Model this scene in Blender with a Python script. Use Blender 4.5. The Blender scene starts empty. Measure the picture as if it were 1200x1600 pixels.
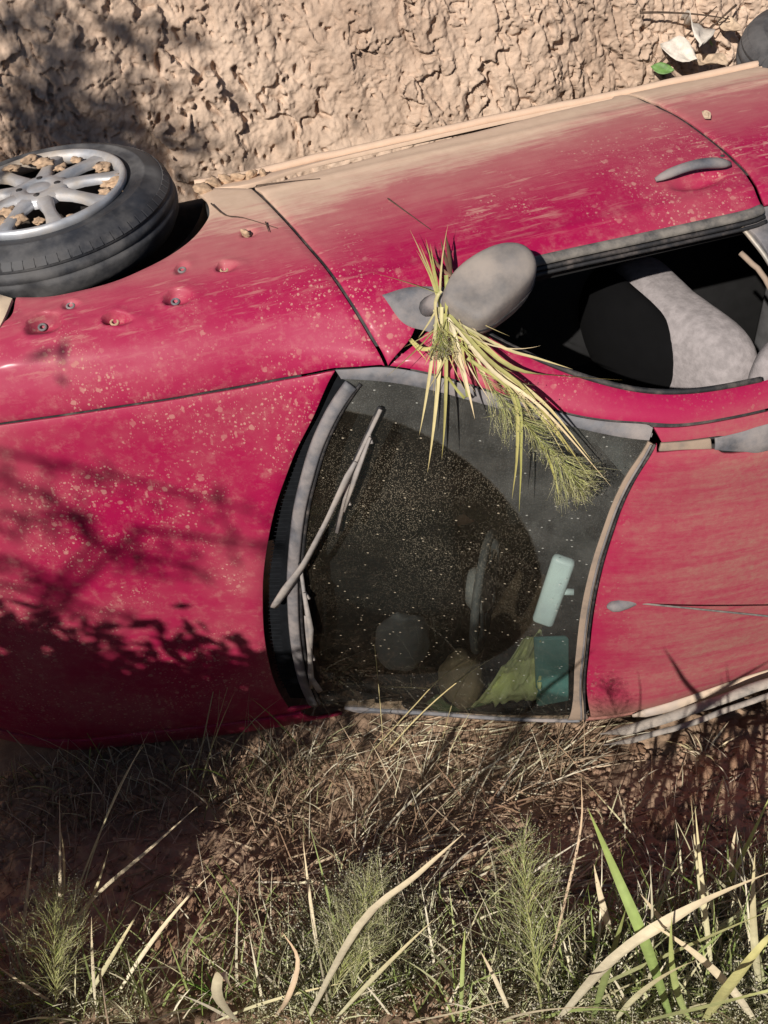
import bpy, bmesh, math, random
import numpy as np
from mathutils import Matrix, Vector
from mathutils.geometry import delaunay_2d_cdt
random.seed(7); RNG = np.random.default_rng(11)

# ============================================================ camera, sky, sun, exposure
SC = bpy.context.scene
COL = SC.collection
# camera fitted to the photograph, in the car's own frame (x rear, y to the car's right = up here, z roofwards)
RC = np.array([[0.95859209,-0.0685681,0.27640483],[-0.24514939,-0.69260493,0.67838056],[0.14492408,-0.71805071,-0.68073503]])
CC = np.array([0.28570697,2.23445883,2.97854018]); FPX = 1700.0
_up = np.array([0,1,0.])-RC[0]*RC[0][1]; _up /= np.linalg.norm(_up)
RW = np.stack([RC[0], np.cross(_up, RC[0]), _up])          # car frame -> world (z up)
def c2w(p): return np.asarray(p) @ RW.T
cam = bpy.data.cameras.new('camera'); camo = bpy.data.objects.new('camera', cam); COL.objects.link(camo)
camo.location = c2w(CC)
_r, _d, _f = RW@RC[0], RW@RC[1], RW@RC[2]
camo.rotation_euler = Matrix(((_r[0],-_d[0],-_f[0]),(_r[1],-_d[1],-_f[1]),(_r[2],-_d[2],-_f[2]))).to_euler()
cam.sensor_fit = 'VERTICAL'; cam.sensor_height = 32.0; cam.lens = FPX/1600*32.0
cam.clip_start = 0.02; cam.clip_end = 500
SC.camera = camo
SUN_CAR = np.array([-0.80,1.0,1.0]); SUN_CAR /= np.linalg.norm(SUN_CAR)
SUNW = RW@SUN_CAR
w = bpy.data.worlds.new('World'); SC.world = w; w.use_nodes = True
nt = w.node_tree; nt.nodes.clear()
sky = nt.nodes.new('ShaderNodeTexSky'); sky.sky_type = 'NISHITA'; sky.sun_disc = False
sky.sun_elevation = math.asin(SUNW[2]); sky.sun_rotation = math.atan2(SUNW[0], SUNW[1])
sky.air_density = 0.8; sky.dust_density = 0.4
bg = nt.nodes.new('ShaderNodeBackground'); bg.inputs[1].default_value = 0.05
wo = nt.nodes.new('ShaderNodeOutputWorld'); nt.links.new(sky.outputs[0], bg.inputs[0]); nt.links.new(bg.outputs[0], wo.inputs[0])
sl = bpy.data.lights.new('sun', 'SUN'); sl.energy = 5.0; sl.angle = math.radians(0.53); sl.color = (1.0, .93, .84)
so = bpy.data.objects.new('sun', sl); COL.objects.link(so)
so.rotation_euler = Vector(-SUNW).to_track_quat('-Z', 'Y').to_euler(); so.location = (-4, -6, 6)
SC.view_settings.view_transform = 'Standard'; SC.view_settings.look = 'None'
SC.view_settings.exposure = 0.18; SC.view_settings.gamma = 1.0; SC.view_settings.use_curve_mapping = False

# ============================================================ helpers
def link(o, parent=None):
    COL.objects.link(o)
    if parent is not None: o.parent = parent
    return o
def tag(o, label=None, cat=None, group=None, kind=None):
    if label: o['label'] = label
    if cat: o['category'] = cat
    if group: o['group'] = group
    if kind: o['kind'] = kind
    return o
def empty(name, loc=(0,0,0)):
    o = bpy.data.objects.new(name, None); o.location = loc; o.empty_display_size = .1
    return link(o)
def mesh(name, V, F, mat, parent=None, smooth=True, tint=None):
    me = bpy.data.meshes.new(name)
    V = np.asarray(V, np.float32).reshape(-1,3)
    if isinstance(F, np.ndarray) and F.ndim == 2:
        k = F.shape[1]; n = len(F)
        me.vertices.add(len(V)); me.vertices.foreach_set('co', V.ravel())
        me.loops.add(n*k); me.loops.foreach_set('vertex_index', F.astype(np.int32).ravel())
        me.polygons.add(n); me.polygons.foreach_set('loop_start', np.arange(0, n*k, k, dtype=np.int32))
        me.polygons.foreach_set('loop_total', np.full(n, k, np.int32))
    else:
        me.from_pydata([tuple(map(float, v)) for v in V], [], [tuple(int(i) for i in f) for f in F])
    me.update(calc_edges=True); me.validate()
    me.polygons.foreach_set('use_smooth', np.full(len(me.polygons), bool(smooth)))
    if tint is not None:
        a = me.color_attributes.new('tint', 'FLOAT_COLOR', 'POINT')
        c = np.ones((len(V),4), np.float32); c[:,:3] = tint; a.data.foreach_set('color', c.ravel())
    me.materials.append(mat)
    return link(bpy.data.objects.new(name, me), parent)
class MB:
    """collects shapes that make up ONE part"""
    def __init__(s): s.V = []; s.F = []; s.n = 0
    def add(s, V, F):
        V = np.asarray(V, float).reshape(-1,3); s.V.append(V)
        s.F += [tuple(int(i)+s.n for i in f) for f in F]; s.n += len(V); return s
    def tube(s, P, R, sides=8, caps=True, flat=1.0, ref=None):
        P = np.asarray(P, float); m = len(P); R = np.broadcast_to(np.asarray(R, float), (m,))
        T = np.gradient(P, axis=0); T /= np.linalg.norm(T, axis=1)[:,None]+1e-12
        r = np.array([.0,1,0]) if ref is None else np.asarray(ref, float)
        V = []
        for i in range(m):
            a = r - T[i]*(r@T[i])
            if np.linalg.norm(a) < 1e-4: a = np.cross(T[i], (1,0,.3))
            a /= np.linalg.norm(a); b = np.cross(T[i], a); r = a
            for k in range(sides):
                t = 2*math.pi*k/sides; V.append(P[i]+R[i]*(a*math.cos(t)*flat+b*math.sin(t)))
        F = [(i*sides+k, i*sides+(k+1)%sides, (i+1)*sides+(k+1)%sides, (i+1)*sides+k) for i in range(m-1) for k in range(sides)]
        if caps: F += [tuple(range(sides))[::-1], tuple((m-1)*sides+k for k in range(sides))]
        return s.add(V, F)
    def box(s, c, half, axes=None):
        A = np.eye(3) if axes is None else np.asarray(axes, float)
        V = [np.asarray(c, float)+A.T@(np.array(q)*np.asarray(half)) for q in [(-1,-1,-1),(1,-1,-1),(1,1,-1),(-1,1,-1),(-1,-1,1),(1,-1,1),(1,1,1),(-1,1,1)]]
        return s.add(V, [(0,3,2,1),(4,5,6,7),(0,1,5,4),(1,2,6,5),(2,3,7,6),(3,0,4,7)])
    def lathe(s, prof, n=48, o=(0,0,0), axis=1, close=False):
        V = []
        for r, h in prof:
            for k in range(n):
                t = 2*math.pi*k/n; V.append((r*math.cos(t), h, r*math.sin(t)))
        m = len(prof); F = [(i*n+k, i*n+(k+1)%n, (i+1)*n+(k+1)%n, (i+1)*n+k) for i in range(m-1) for k in range(n)]
        if close: F += [((m-1)*n+k, (m-1)*n+(k+1)%n, (k+1)%n, k) for k in range(n)]
        return s.add(np.array(V)+np.asarray(o), F)
    def ico(s, c, r, sub=2, jit=0., seed=0, scale=(1,1,1)):
        b = bmesh.new(); bmesh.ops.create_icosphere(b, subdivisions=sub, radius=1.0)
        V = np.array([v.co[:] for v in b.verts]); F = [tuple(v.index for v in f.verts) for f in b.faces]; b.free()
        if jit: V *= (1+jit*fbm(V*1.7+seed*13.7, 3))[:,None]
        return s.add(V*r*np.asarray(scale)+np.asarray(c), F)
    def build(s, name, mat, parent=None, smooth=True, bevel=0., sub=0, mat_world=None):
        o = mesh(name, np.concatenate(s.V), s.F, mat, parent, smooth)
        if sub:
            m = o.modifiers.new('sub', 'SUBSURF'); m.levels = sub; m.render_levels = sub
        if bevel:
            m = o.modifiers.new('bev', 'BEVEL'); m.width = bevel; m.segments = 2; m.limit_method = 'ANGLE'; m.angle_limit = math.radians(35)
        if mat_world is not None: o.matrix_local = mat_world
        return o
# ---- vectorised noise
def _hash(i, j, k, s=0):
    h = (i.astype(np.int64)*374761393 + j.astype(np.int64)*668265263 + k.astype(np.int64)*2147483647 + s*974711) & 0xffffffff
    h = ((h ^ (h >> 13))*1274126177) & 0xffffffff; h = ((h ^ (h >> 16))*2246822519) & 0xffffffff
    return ((h ^ (h >> 15)) & 0xffffff)/float(0xffffff)
def vnoise(p, s=0):
    p = np.asarray(p, float); q = np.floor(p); f = p-q; f = f*f*f*(f*(f*6-15)+10); i, j, k = q[:,0], q[:,1], q[:,2]
    r = 0
    for a in (0,1):
        for b in (0,1):
            for c in (0,1):
                wt = (f[:,0] if a else 1-f[:,0])*(f[:,1] if b else 1-f[:,1])*(f[:,2] if c else 1-f[:,2])
                r = r + wt*_hash(i+a, j+b, k+c, s)
    return r*2-1
def fbm(p, oct=4, gain=.5, lac=2.03, s=0):
    p = np.asarray(p, float); r = np.zeros(len(p)); a = 1.; t = 0
    for o in range(oct):
        r += a*vnoise(p+o*17.3, s+o); t += a; a *= gain; p = p*lac
    return r/t
def worley(p, s=0):
    """2D cells: distance to nearest and second nearest point, id"""
    p = np.asarray(p, float); q = np.floor(p); z = np.zeros(len(p))
    d1 = np.full(len(p), 9.); d2 = np.full(len(p), 9.); idn = np.zeros(len(p)); tl = np.zeros(len(p))
    for a in (-1,0,1):
        for b in (-1,0,1):
            i, j = q[:,0]+a, q[:,1]+b
            x = i+_hash(i, j, z, s); y = j+_hash(i, j, z+1, s); d = np.hypot(x-p[:,0], y-p[:,1])
            n = d < d1; d2 = np.where(n, d1, np.minimum(d2, d)); idn = np.where(n, _hash(i, j, z+2, s), idn); tl = np.where(n, (x-p[:,0])*(_hash(i, j, z+3, s)-.5)+(y-p[:,1])*(_hash(i, j, z+4, s)-.65), tl); d1 = np.where(n, d, d1)
    worley.tilt = tl
    return d1, d2, idn
def sstep(a, b, x):
    t = np.clip((np.asarray(x, float)-a)/(b-a), 0, 1); return t*t*(3-2*t)

# ---- materials
class MT:
    def __init__(s, name):
        s.m = bpy.data.materials.new(name); s.m.use_nodes = True; s.t = s.m.node_tree; s.t.nodes.clear()
        s.out = s.t.nodes.new('ShaderNodeOutputMaterial'); s._tc = None
    def N(s, ty, **kw):
        n = s.t.nodes.new('ShaderNode'+ty)
        for k, v in kw.items():
            if k.startswith('i_'): s.put(n.inputs[k[2:].replace('_',' ')], v)
            else: setattr(n, k, v)
        return n
    def put(s, sock, v):
        if isinstance(v, bpy.types.NodeSocket): s.t.links.new(v, sock)
        elif isinstance(v, bpy.types.Node): s.t.links.new(v.outputs[0], sock)
        else:
            if sock.type == 'RGBA' and len(v) == 3: v = (*v, 1)
            sock.default_value = v
    def co(s, scale=None, rot=None, kind='Object'):
        if s._tc is None: s._tc = s.N('TexCoord')
        o = s._tc.outputs[kind]
        if scale is None: return o
        mp = s.N('Mapping'); s.put(mp.inputs[0], o); mp.inputs['Scale'].default_value = scale if hasattr(scale,'__len__') else (scale,)*3
        if rot: mp.inputs['Rotation'].default_value = rot
        return mp.outputs[0]
    def noise(s, scale, detail=4, rough=.55, vec=None, dist=0.):
        n = s.N('TexNoise'); s.put(n.inputs['Vector'], vec if vec is not None else s.co()); n.inputs['Scale'].default_value = scale
        n.inputs['Detail'].default_value = detail; n.inputs['Roughness'].default_value = rough; n.inputs['Distortion'].default_value = dist
        return n.outputs[0]
    def voro(s, scale, feat='F1', vec=None, rand=1.):
        n = s.N('TexVoronoi', feature=feat); s.put(n.inputs['Vector'], vec if vec is not None else s.co()); n.inputs['Scale'].default_value = scale
        n.inputs['Randomness'].default_value = rand; return n
    def ramp(s, f, *st):
        n = s.N('ValToRGB'); s.put(n.inputs[0], f); e = n.color_ramp.elements
        while len(e) < len(st): e.new(.5)
        for q, (p, c) in zip(e, st):
            q.position = p; q.color = (c,c,c,1) if not hasattr(c,'__len__') else (*c,1)
        return n.outputs[0]
    def rng(s, v, a, b, c=0., d=1., smooth=True):
        n = s.N('MapRange', interpolation_type='SMOOTHSTEP' if smooth else 'LINEAR'); s.put(n.inputs[0], v)
        for k, q in zip((1,2,3,4), (a,b,c,d)): s.put(n.inputs[k], q)
        return n.outputs[0]
    def math(s, op, a, b=0., c=None, clamp=False):
        n = s.N('Math', operation=op, use_clamp=clamp); s.put(n.inputs[0], a); s.put(n.inputs[1], b)
        if c is not None: s.put(n.inputs[2], c)
        return n.outputs[0]
    def mix(s, f, a, b, mode='MIX'):
        n = s.N('Mix', data_type='RGBA', blend_type=mode); s.put(n.inputs[0], f); s.put(n.inputs[6], a); s.put(n.inputs[7], b); return n.outputs[2]
    def xyz(s, v=None):
        n = s.N('SeparateXYZ'); s.put(n.inputs[0], v if v is not None else s.co()); return n.outputs
    def bump(s, h, st=.3, dist=.01, norm=None):
        n = s.N('Bump'); s.put(n.inputs['Height'], h); n.inputs['Strength'].default_value = st; n.inputs['Distance'].default_value = dist
        if norm is not None: s.put(n.inputs['Normal'], norm)
        return n.outputs[0]
    def bsdf(s, **kw):
        b = s.N('BsdfPrincipled')
        for k, v in kw.items(): s.put(b.inputs[k.replace('_',' ')], v)
        s.t.links.new(b.outputs[0], s.out.inputs[0]); return b
def plain(name, col, rough=.6, var=.25, scale=30., bump=0., dust=0., metal=0., spec=.5, dustcol=(.42,.31,.21)):
    m = MT(name); n = m.noise(scale, 5)
    c = m.mix(m.rng(n, .3, .7), tuple(x*(1-var) for x in col), tuple(min(1,x*(1+var)) for x in col))
    ro = rough
    if dust:
        d = m.rng(m.noise(scale*.35, 6, .65), .5-dust*.45, .85-dust*.3)
        c = m.mix(d, c, dustcol); ro = m.rng(d, 0, 1, rough, .95)
    b = m.bsdf(Base_Color=c, Roughness=ro, Metallic=metal); b.inputs['Specular IOR Level'].default_value = spec
    if bump: m.put(b.inputs['Normal'], m.bump(m.noise(scale*2, 5), bump, .004))
    return m.m

# ============================================================ the car's skin
def project(P):
    P=np.atleast_2d(P); q=(P-CC)@RC.T
    return np.stack([600+FPX*q[:,0]/q[:,2],800+FPX*q[:,1]/q[:,2]],1)
def ray(px,py):
    v=RC.T@np.array([(px-600)/FPX,(py-800)/FPX,1.0]); return v/np.linalg.norm(v)
# ---------- the car's skin: cross sections along x, keys from the sill (0) over the side and the rail to the centre line (9) ----------
SX=np.array([-.78,-.42,-.10,.25,.55,.75,1.0,1.25,1.7,2.3,2.8,3.1])
SK=np.array([
 [(.60,.22),(.63,.28),(.65,.36),(.655,.44),(.64,.53),(.60,.60),(.55,.635),(.48,.655),(.25,.68),(0,.685)],
 [(.71,.20),(.75,.27),(.775,.38),(.785,.50),(.775,.62),(.735,.72),(.69,.765),(.62,.795),(.32,.825),(0,.835)],
 [(.73,.19),(.77,.26),(.795,.39),(.805,.54),(.795,.68),(.755,.785),(.705,.83),(.632,.858),(.32,.895),(0,.905)],
 [(.725,.18),(.765,.25),(.795,.40),(.81,.57),(.80,.73),(.758,.845),(.71,.893),(.640,.922),(.32,.955),(0,.965)],
 [(.725,.18),(.768,.25),(.80,.40),(.815,.58),(.805,.75),(.765,.875),(.712,.93),(.652,.962),(.33,1.035),(0,1.058)],
 [(.73,.175),(.775,.25),(.805,.40),(.82,.58),(.81,.77),(.775,.91),(.715,.985),(.650,1.045),(.325,1.125),(0,1.152)],
 [(.735,.17),(.78,.25),(.81,.40),(.825,.58),(.815,.77),(.778,.925),(.695,1.085),(.606,1.192),(.305,1.255),(0,1.278)],
 [(.735,.17),(.785,.25),(.815,.40),(.83,.58),(.82,.77),(.78,.93),(.665,1.17),(.560,1.318),(.28,1.365),(0,1.382)],
 [(.735,.17),(.785,.25),(.82,.40),(.835,.58),(.825,.77),(.78,.94),(.650,1.215),(.545,1.368),(.275,1.425),(0,1.440)],
 [(.73,.17),(.78,.25),(.815,.40),(.83,.58),(.82,.78),(.775,.955),(.645,1.215),(.535,1.36),(.27,1.415),(0,1.432)],
 [(.68,.22),(.73,.30),(.77,.42),(.785,.58),(.775,.78),(.73,.96),(.61,1.19),(.51,1.315),(.26,1.365),(0,1.38)],
 [(.60,.26),(.65,.32),(.69,.42),(.70,.58),(.69,.78),(.65,.95),(.55,1.10),(.46,1.20),(.24,1.25),(0,1.265)],
])
VK=np.array([0,.06,.15,.26,.38,.50,.61,.70,.85,1.0])
def _herm(t,a,b,ma,mb,h):
    t2=t*t;t3=t2*t
    return (2*t3-3*t2+1)*a+(t3-2*t2+t)*h*ma+(-2*t3+3*t2)*b+(t3-t2)*h*mb
def _tang(X,Y):
    X=X.reshape((-1,)+(1,)*(Y.ndim-1)); d=(Y[1:]-Y[:-1])/(X[1:]-X[:-1]); h=X[1:]-X[:-1]
    m=np.empty_like(Y); m[0]=d[0]; m[-1]=d[-1]
    m[1:-1]=(d[:-1]*h[1:]+d[1:]*h[:-1])/(h[1:]+h[:-1]); return m
_MX=_tang(SX,SK)
def _wide(x):
    t=np.clip((x-1.15)/.65,0,1); return 1.18-.13*t*t*(3-2*t)      # the lower rail is pushed in towards the rear
def skin(x,v):
    """point on the car's skin; v in 0..1 right half, 1..2 left half mirrored"""
    x=np.atleast_1d(np.asarray(x,float)); v=np.atleast_1d(np.asarray(v,float))
    left=v>1; w=np.clip(np.where(left,2-v,v),0,1)
    i=np.clip(np.searchsorted(SX,x)-1,0,len(SX)-2); h=SX[i+1]-SX[i]; t=(x-SX[i])/h
    K=_herm(t[:,None,None],SK[i],SK[i+1],_MX[i],_MX[i+1],h[:,None,None])      # n,10,2
    d=(K[:,1:]-K[:,:-1])/(VK[1:]-VK[:-1])[None,:,None]; hv=VK[1:]-VK[:-1]
    m=np.empty_like(K); m[:,0]=d[:,0]
    m[:,-1]=d[:,-1]*np.array([1.,0.])
    m[:,1:-1]=(d[:,:-1]*hv[1:][None,:,None]+d[:,1:]*hv[:-1][None,:,None])/(hv[1:]+hv[:-1])[None,:,None]
    j=np.clip(np.searchsorted(VK,w)-1,0,len(VK)-2); r=np.arange(len(x)); g=hv[j]; s=(w-VK[j])/g
    q=_herm(s[:,None],K[r,j],K[r,j+1],m[r,j],m[r,j+1],g[:,None])
    return np.stack([x,np.where(left,-q[:,0]*_wide(x),q[:,0]),q[:,1]],1)
def skin_n(x,v):
    e=1e-4; x=np.atleast_1d(np.asarray(x,float)); v=np.atleast_1d(np.asarray(v,float))
    a=skin(x+e,v)-skin(x-e,v); b=skin(x,v+e)-skin(x,v-e)
    n=np.cross(b,a); n/=np.linalg.norm(n,axis=1)[:,None]+1e-12
    c=np.stack([np.zeros(len(x)),np.zeros(len(x)),np.full(len(x),.6)],1); p=skin(x,v)
    p2=p-c; p2[:,0]=0
    s=np.sign((n*p2).sum(1)); s[s==0]=1
    return n*s[:,None]
_gx,_gv=np.meshgrid(np.linspace(-.77,3.05,260),np.linspace(0,2,280),indexing='ij'); _gx=_gx.ravel();_gv=_gv.ravel()
_gp=skin(_gx,_gv); _gn=skin_n(_gx,_gv); _gf=((CC-_gp)*_gn).sum(1)>0; _gx,_gv,_gp=_gx[_gf],_gv[_gf],_gp[_gf]
_gq=project(_gp); _gd=np.linalg.norm(_gp-CC,axis=1)
_CACHE={}
def px2uv(px,py,off=0.):
    key=(round(px,2),round(py,2),round(off,4))
    if key in _CACHE: return _CACHE[key]
    e=np.hypot(_gq[:,0]-px,_gq[:,1]-py); k=np.argmin(e+6*_gd); x,v=_gx[k],_gv[k]
    def g(x,v):
        p=skin(x,v)
        if off: p=p+skin_n(x,v)*off
        return project(p)[0]
    for _ in range(9):
        q=g(x,v); f=q-(px,py)
        if abs(f).max()<.02: break
        J=np.stack([(g(x+1e-4,v)-q)/1e-4,(g(x,v+1e-4)-q)/1e-4],1)
        s=np.linalg.lstsq(J,-f,rcond=None)[0]; s=np.clip(s,-.06,.06); x=min(max(x+s[0],-.78),3.08); v=min(max(v+s[1],0.),2.)
    _CACHE[key]=(float(x),float(v)); return _CACHE[key]

# ============================================================ car materials
DUST = (.47,.34,.235)
def paint_mat():
    m = MT('red_paint'); x, y, z = m.xyz()
    n1 = m.noise(2.2, 5, .6); n2 = m.noise(9., 6, .65)
    # road dust caked on the lower flank (low z), thinning upwards
    edge = m.math('ADD', z, m.math('MULTIPLY', m.math('SUBTRACT', n1, .5), .22))
    edge = m.math('ADD', edge, m.math('MULTIPLY', m.math('SUBTRACT', n2, .5), .10))
    edge = m.math('ADD', edge, m.rng(x, .55, 2.1, .0, .14))
    st = m.noise(1., 5, .7, m.co((7., 60., 60.)))
    edge = m.math('ADD', edge, m.math('MULTIPLY', m.math('SUBTRACT', st, .5), .24))
    low = m.math('MULTIPLY', m.rng(edge, .42, .68, 1., 0.), m.rng(y, .5, .62))
    low = m.math('MAXIMUM', low, m.math('MULTIPLY', m.math('MULTIPLY', m.rng(edge, .52, .85, 1., 0.), m.rng(y, .5, .62)), .33))
    # brushed streaks on the door
    streak = m.math('MULTIPLY', m.rng(st, .50, .68), m.rng(m.noise(3.0, 3), .42, .62))
    streak = m.math('MULTIPLY', streak, m.math('MULTIPLY', m.rng(y, .6, .7), m.rng(z, .98, .7)))
    # mud splashes, three sizes
    def spl(scale, thr, soft, vec=None):
        v = m.voro(scale, 'F1', vec); d = m.math('ADD', v.outputs[0], m.math('MULTIPLY', m.math('SUBTRACT', m.noise(scale*2.1, 3), .5), .55))
        sel = m.rng(m.xyz(v.outputs['Color'])[0], .55, .6)
        return m.math('MULTIPLY', m.rng(d, thr, thr-soft), sel)
    s1 = spl(34., .30, .12); s2 = spl(85., .34, .15); s3 = spl(190., .36, .2, m.co((1.,.55,1.)))
    s4 = m.math('MULTIPLY', spl(70., .33, .2, m.co((1.,.30,1.), (.25,0,.3))), m.rng(m.noise(5.3, 3), .45, .6))
    patch = m.rng(m.noise(4.5, 4, .6), .40, .62)
    sp = m.math('MULTIPLY', m.math('MAXIMUM', m.math('MAXIMUM', m.math('MULTIPLY', s1, .55), m.math('MULTIPLY', s2, .75)), m.math('MAXIMUM', m.math('MULTIPLY', s3, .6), m.math('MULTIPLY', s4, .6))), m.rng(patch, 0, 1, .08, 1.))
    film = m.math('MULTIPLY', m.rng(n1, .38, .75), .12)
    film = m.math('ADD', film, m.math('MULTIPLY', m.rng(m.noise(28., 6, .75), .47, .78), .14))
    roof = m.math('MULTIPLY', m.math('MULTIPLY', m.rng(z, 1.30, 1.37), m.rng(y, .60, .50)), m.rng(m.math('ADD', x, m.math('MULTIPLY', n2, .5)), 1.34, 1.75, .10, .52))
    rs = m.noise(1., 6, .75, m.co((3., 26., 8.), (0,0,.35)))
    roof = m.math('MULTIPLY', roof, m.math('MULTIPLY', m.rng(rs, .30, .66, .45, 1.15), m.rng(m.noise(60., 5, .75), .3, .7, .7, 1.25)))
    scr = m.math('MULTIPLY', m.math('MULTIPLY', m.rng(m.noise(1., 2, .5, m.co((1.2, 55., 20.), (0,0,.28))), .70, .74), m.rng(z, 1.28, 1.33)), m.rng(m.noise(6., 2), .5, .6))
    lowest = m.math('MULTIPLY', m.rng(y, -.42, -.60), m.math('MULTIPLY', m.rng(z, 1.25, 1.32), .75))
    d = m.math('MAXIMUM', m.math('MAXIMUM', m.math('MAXIMUM', m.math('MULTIPLY', low, .97), m.math('MULTIPLY', sp, .62)), m.math('MULTIPLY', streak, .5)), m.math('MAXIMUM', m.math('MAXIMUM', roof, lowest), film), clamp=True)
    d = m.math('ADD', d, m.math('MULTIPLY', film, .3), clamp=True)
    d = m.math('MAXIMUM', d, m.math('MULTIPLY', scr, .55), clamp=True)
    dc = m.mix(m.noise(40., 4), (.66,.49,.37), (.52,.375,.27))
    dc = m.mix(m.rng(z, 1.2, 1.3), dc, m.mix(m.noise(11., 5), (.34,.21,.15), (.25,.15,.11)))
    col = m.mix(d, m.mix(m.noise(1.3, 3), (.285,.002,.046), (.335,.003,.062)), dc)
    b = m.bsdf(Base_Color=col, Roughness=m.rng(d, .05, .5, .54, .95), Metallic=0.)
    b.inputs['Specular IOR Level'].default_value = .3
    m.put(b.inputs['Coat Weight'], m.rng(d, .03, .3, .05, 0.)); b.inputs['Coat Roughness'].default_value = .16
    h = m.math('ADD', m.math('MULTIPLY', d, .6), m.math('MULTIPLY', m.noise(130., 3), .25))
    m.put(b.inputs['Normal'], m.bump(h, .22, .002))
    return m.m
def glass_mat(pivot, rad):
    m = MT('dusty_windscreen'); 
    vd = m.N('VectorMath', operation='DISTANCE'); m.put(vd.inputs[0], m.co()); vd.inputs[1].default_value = pivot
    dist = m.math('ADD', vd.outputs['Value'], m.math('MULTIPLY', m.math('SUBTRACT', m.noise(90., 2), .5), .012))
    wiped = m.rng(dist, rad+.006, rad-.006)
    x, y, z = m.xyz()
    # unwiped: even grey film with fine specks; wiped: clear with dense golden droplets of dry mud
    v1 = m.voro(330.); v2 = m.voro(210.); v3 = m.voro(85., vec=m.co((.6,1.,.6)))
    def dots(v, r, soft, sel): return m.math('MULTIPLY', m.rng(v.outputs[0], r, r-soft), m.rng(m.xyz(v.outputs['Color'])[1], sel, sel+.05))
    dens = m.rng(m.noise(3.2, 4, .6), .30, .62)
    dens = m.math('MULTIPLY', dens, m.rng(y, -.35, .30, .16, 1.))
    up = m.rng(y, -.5, .35, .2, 1.)
    sp = m.math('MULTIPLY', m.math('MAXIMUM', dots(v1, .42, .2, .40), m.math('MULTIPLY', dots(v2, .36, .2, .6), .8)), m.math('MULTIPLY', dens, .85))
    big = m.math('MULTIPLY', dots(v3, .20, .1, .72), .6)
    filmn = m.rng(m.noise(7., 6, .65), .3, .75, .5, 1.3)
    film = m.math('MULTIPLY', m.math('MULTIPLY', m.rng(wiped, 0, 1, .115, .016), filmn), up)
    grain = m.math('MULTIPLY', m.rng(m.noise(420., 3, .7), .54, .72), m.math('MULTIPLY', m.rng(wiped, 0, 1, .22, .03), up))
    mask = m.math('MAXIMUM', m.math('ADD', film, grain), m.math('MAXIMUM', m.math('MULTIPLY', sp, m.rng(wiped, 0, 1, .10, .42)), big), clamp=True)
    dcol = m.mix(wiped, (.42,.42,.39), (.50,.43,.32))
    tr = m.N('BsdfTransparent'); tr.inputs[0].default_value = (.56,.60,.58,1)
    gl = m.N('BsdfGlossy'); gl.inputs['Color'].default_value = (.9,.9,.9,1); gl.inputs['Roughness'].default_value = .03
    fr = m.N('Fresnel'); fr.inputs[0].default_value = 1.45
    mx = m.N('MixShader'); m.put(mx.inputs[0], m.math('MULTIPLY', fr.outputs[0], .8)); m.put(mx.inputs[1], tr); m.put(mx.inputs[2], gl)
    df = m.N('BsdfDiffuse'); m.put(df.inputs[0], dcol)
    m2 = m.N('MixShader'); m.put(m2.inputs[0], mask); m.put(m2.inputs[1], mx); m.put(m2.inputs[2], df)
    m.t.links.new(m2.outputs[0], m.out.inputs[0]); return m.m
PAINT = paint_mat()
GLASS = glass_mat(tuple(skin(*px2uv(540,895))[0]), .523)
TRIM = plain('grey_trim', (.085,.09,.105), .6, .3, 25., .15, .42, dustcol=(.26,.23,.22))
WIPER = plain('weathered_wiper', (.17,.165,.17), .7, .3, 35., .2, .5, dustcol=(.34,.30,.27))
TRIMD = plain('dusty_trim', (.10,.09,.085), .8, .3, 25., .2, .8, dustcol=(.30,.225,.17))
RUB = plain('black_rubber', (.012,.012,.014), .7, .3, 60., .2, .15, dustcol=(.12,.10,.09))
SEAL = plain('dusty_seal', (.05,.05,.052), .8, .3, 60., .3, .55, dustcol=(.20,.18,.16))
BLACK = plain('black_cowl', (.007,.008,.010), .85, .2, 40., .15, spec=.1)
DARKM = plain('underbody_black', (.02,.018,.017), .85, .3, 12., .3, .3, dustcol=(.14,.10,.07))
TYRE = plain('tyre_rubber', (.016,.018,.024), .6, .3, 18., .25, .36, dustcol=(.12,.115,.115))
ALLOY = plain('dirty_wheel_silver', (.42,.44,.48), .38, .25, 16., .08, .36, metal=.4, dustcol=(.42,.35,.28))
MUD = plain('dried_mud', (.42,.29,.19), .95, .3, 60., .6)
SEAT = plain('grey_seat_cloth', (.27,.245,.25), .95, .18, 40., .5)
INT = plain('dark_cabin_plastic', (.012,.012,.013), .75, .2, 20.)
INT2 = plain('cabin_plastic_grey', (.10,.10,.105), .7, .2, 20.)
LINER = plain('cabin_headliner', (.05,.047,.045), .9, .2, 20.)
CHROME = plain('dusty_metal_edge', (.55,.52,.47), .45, .2, 30., 0, .3, metal=.6)

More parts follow.
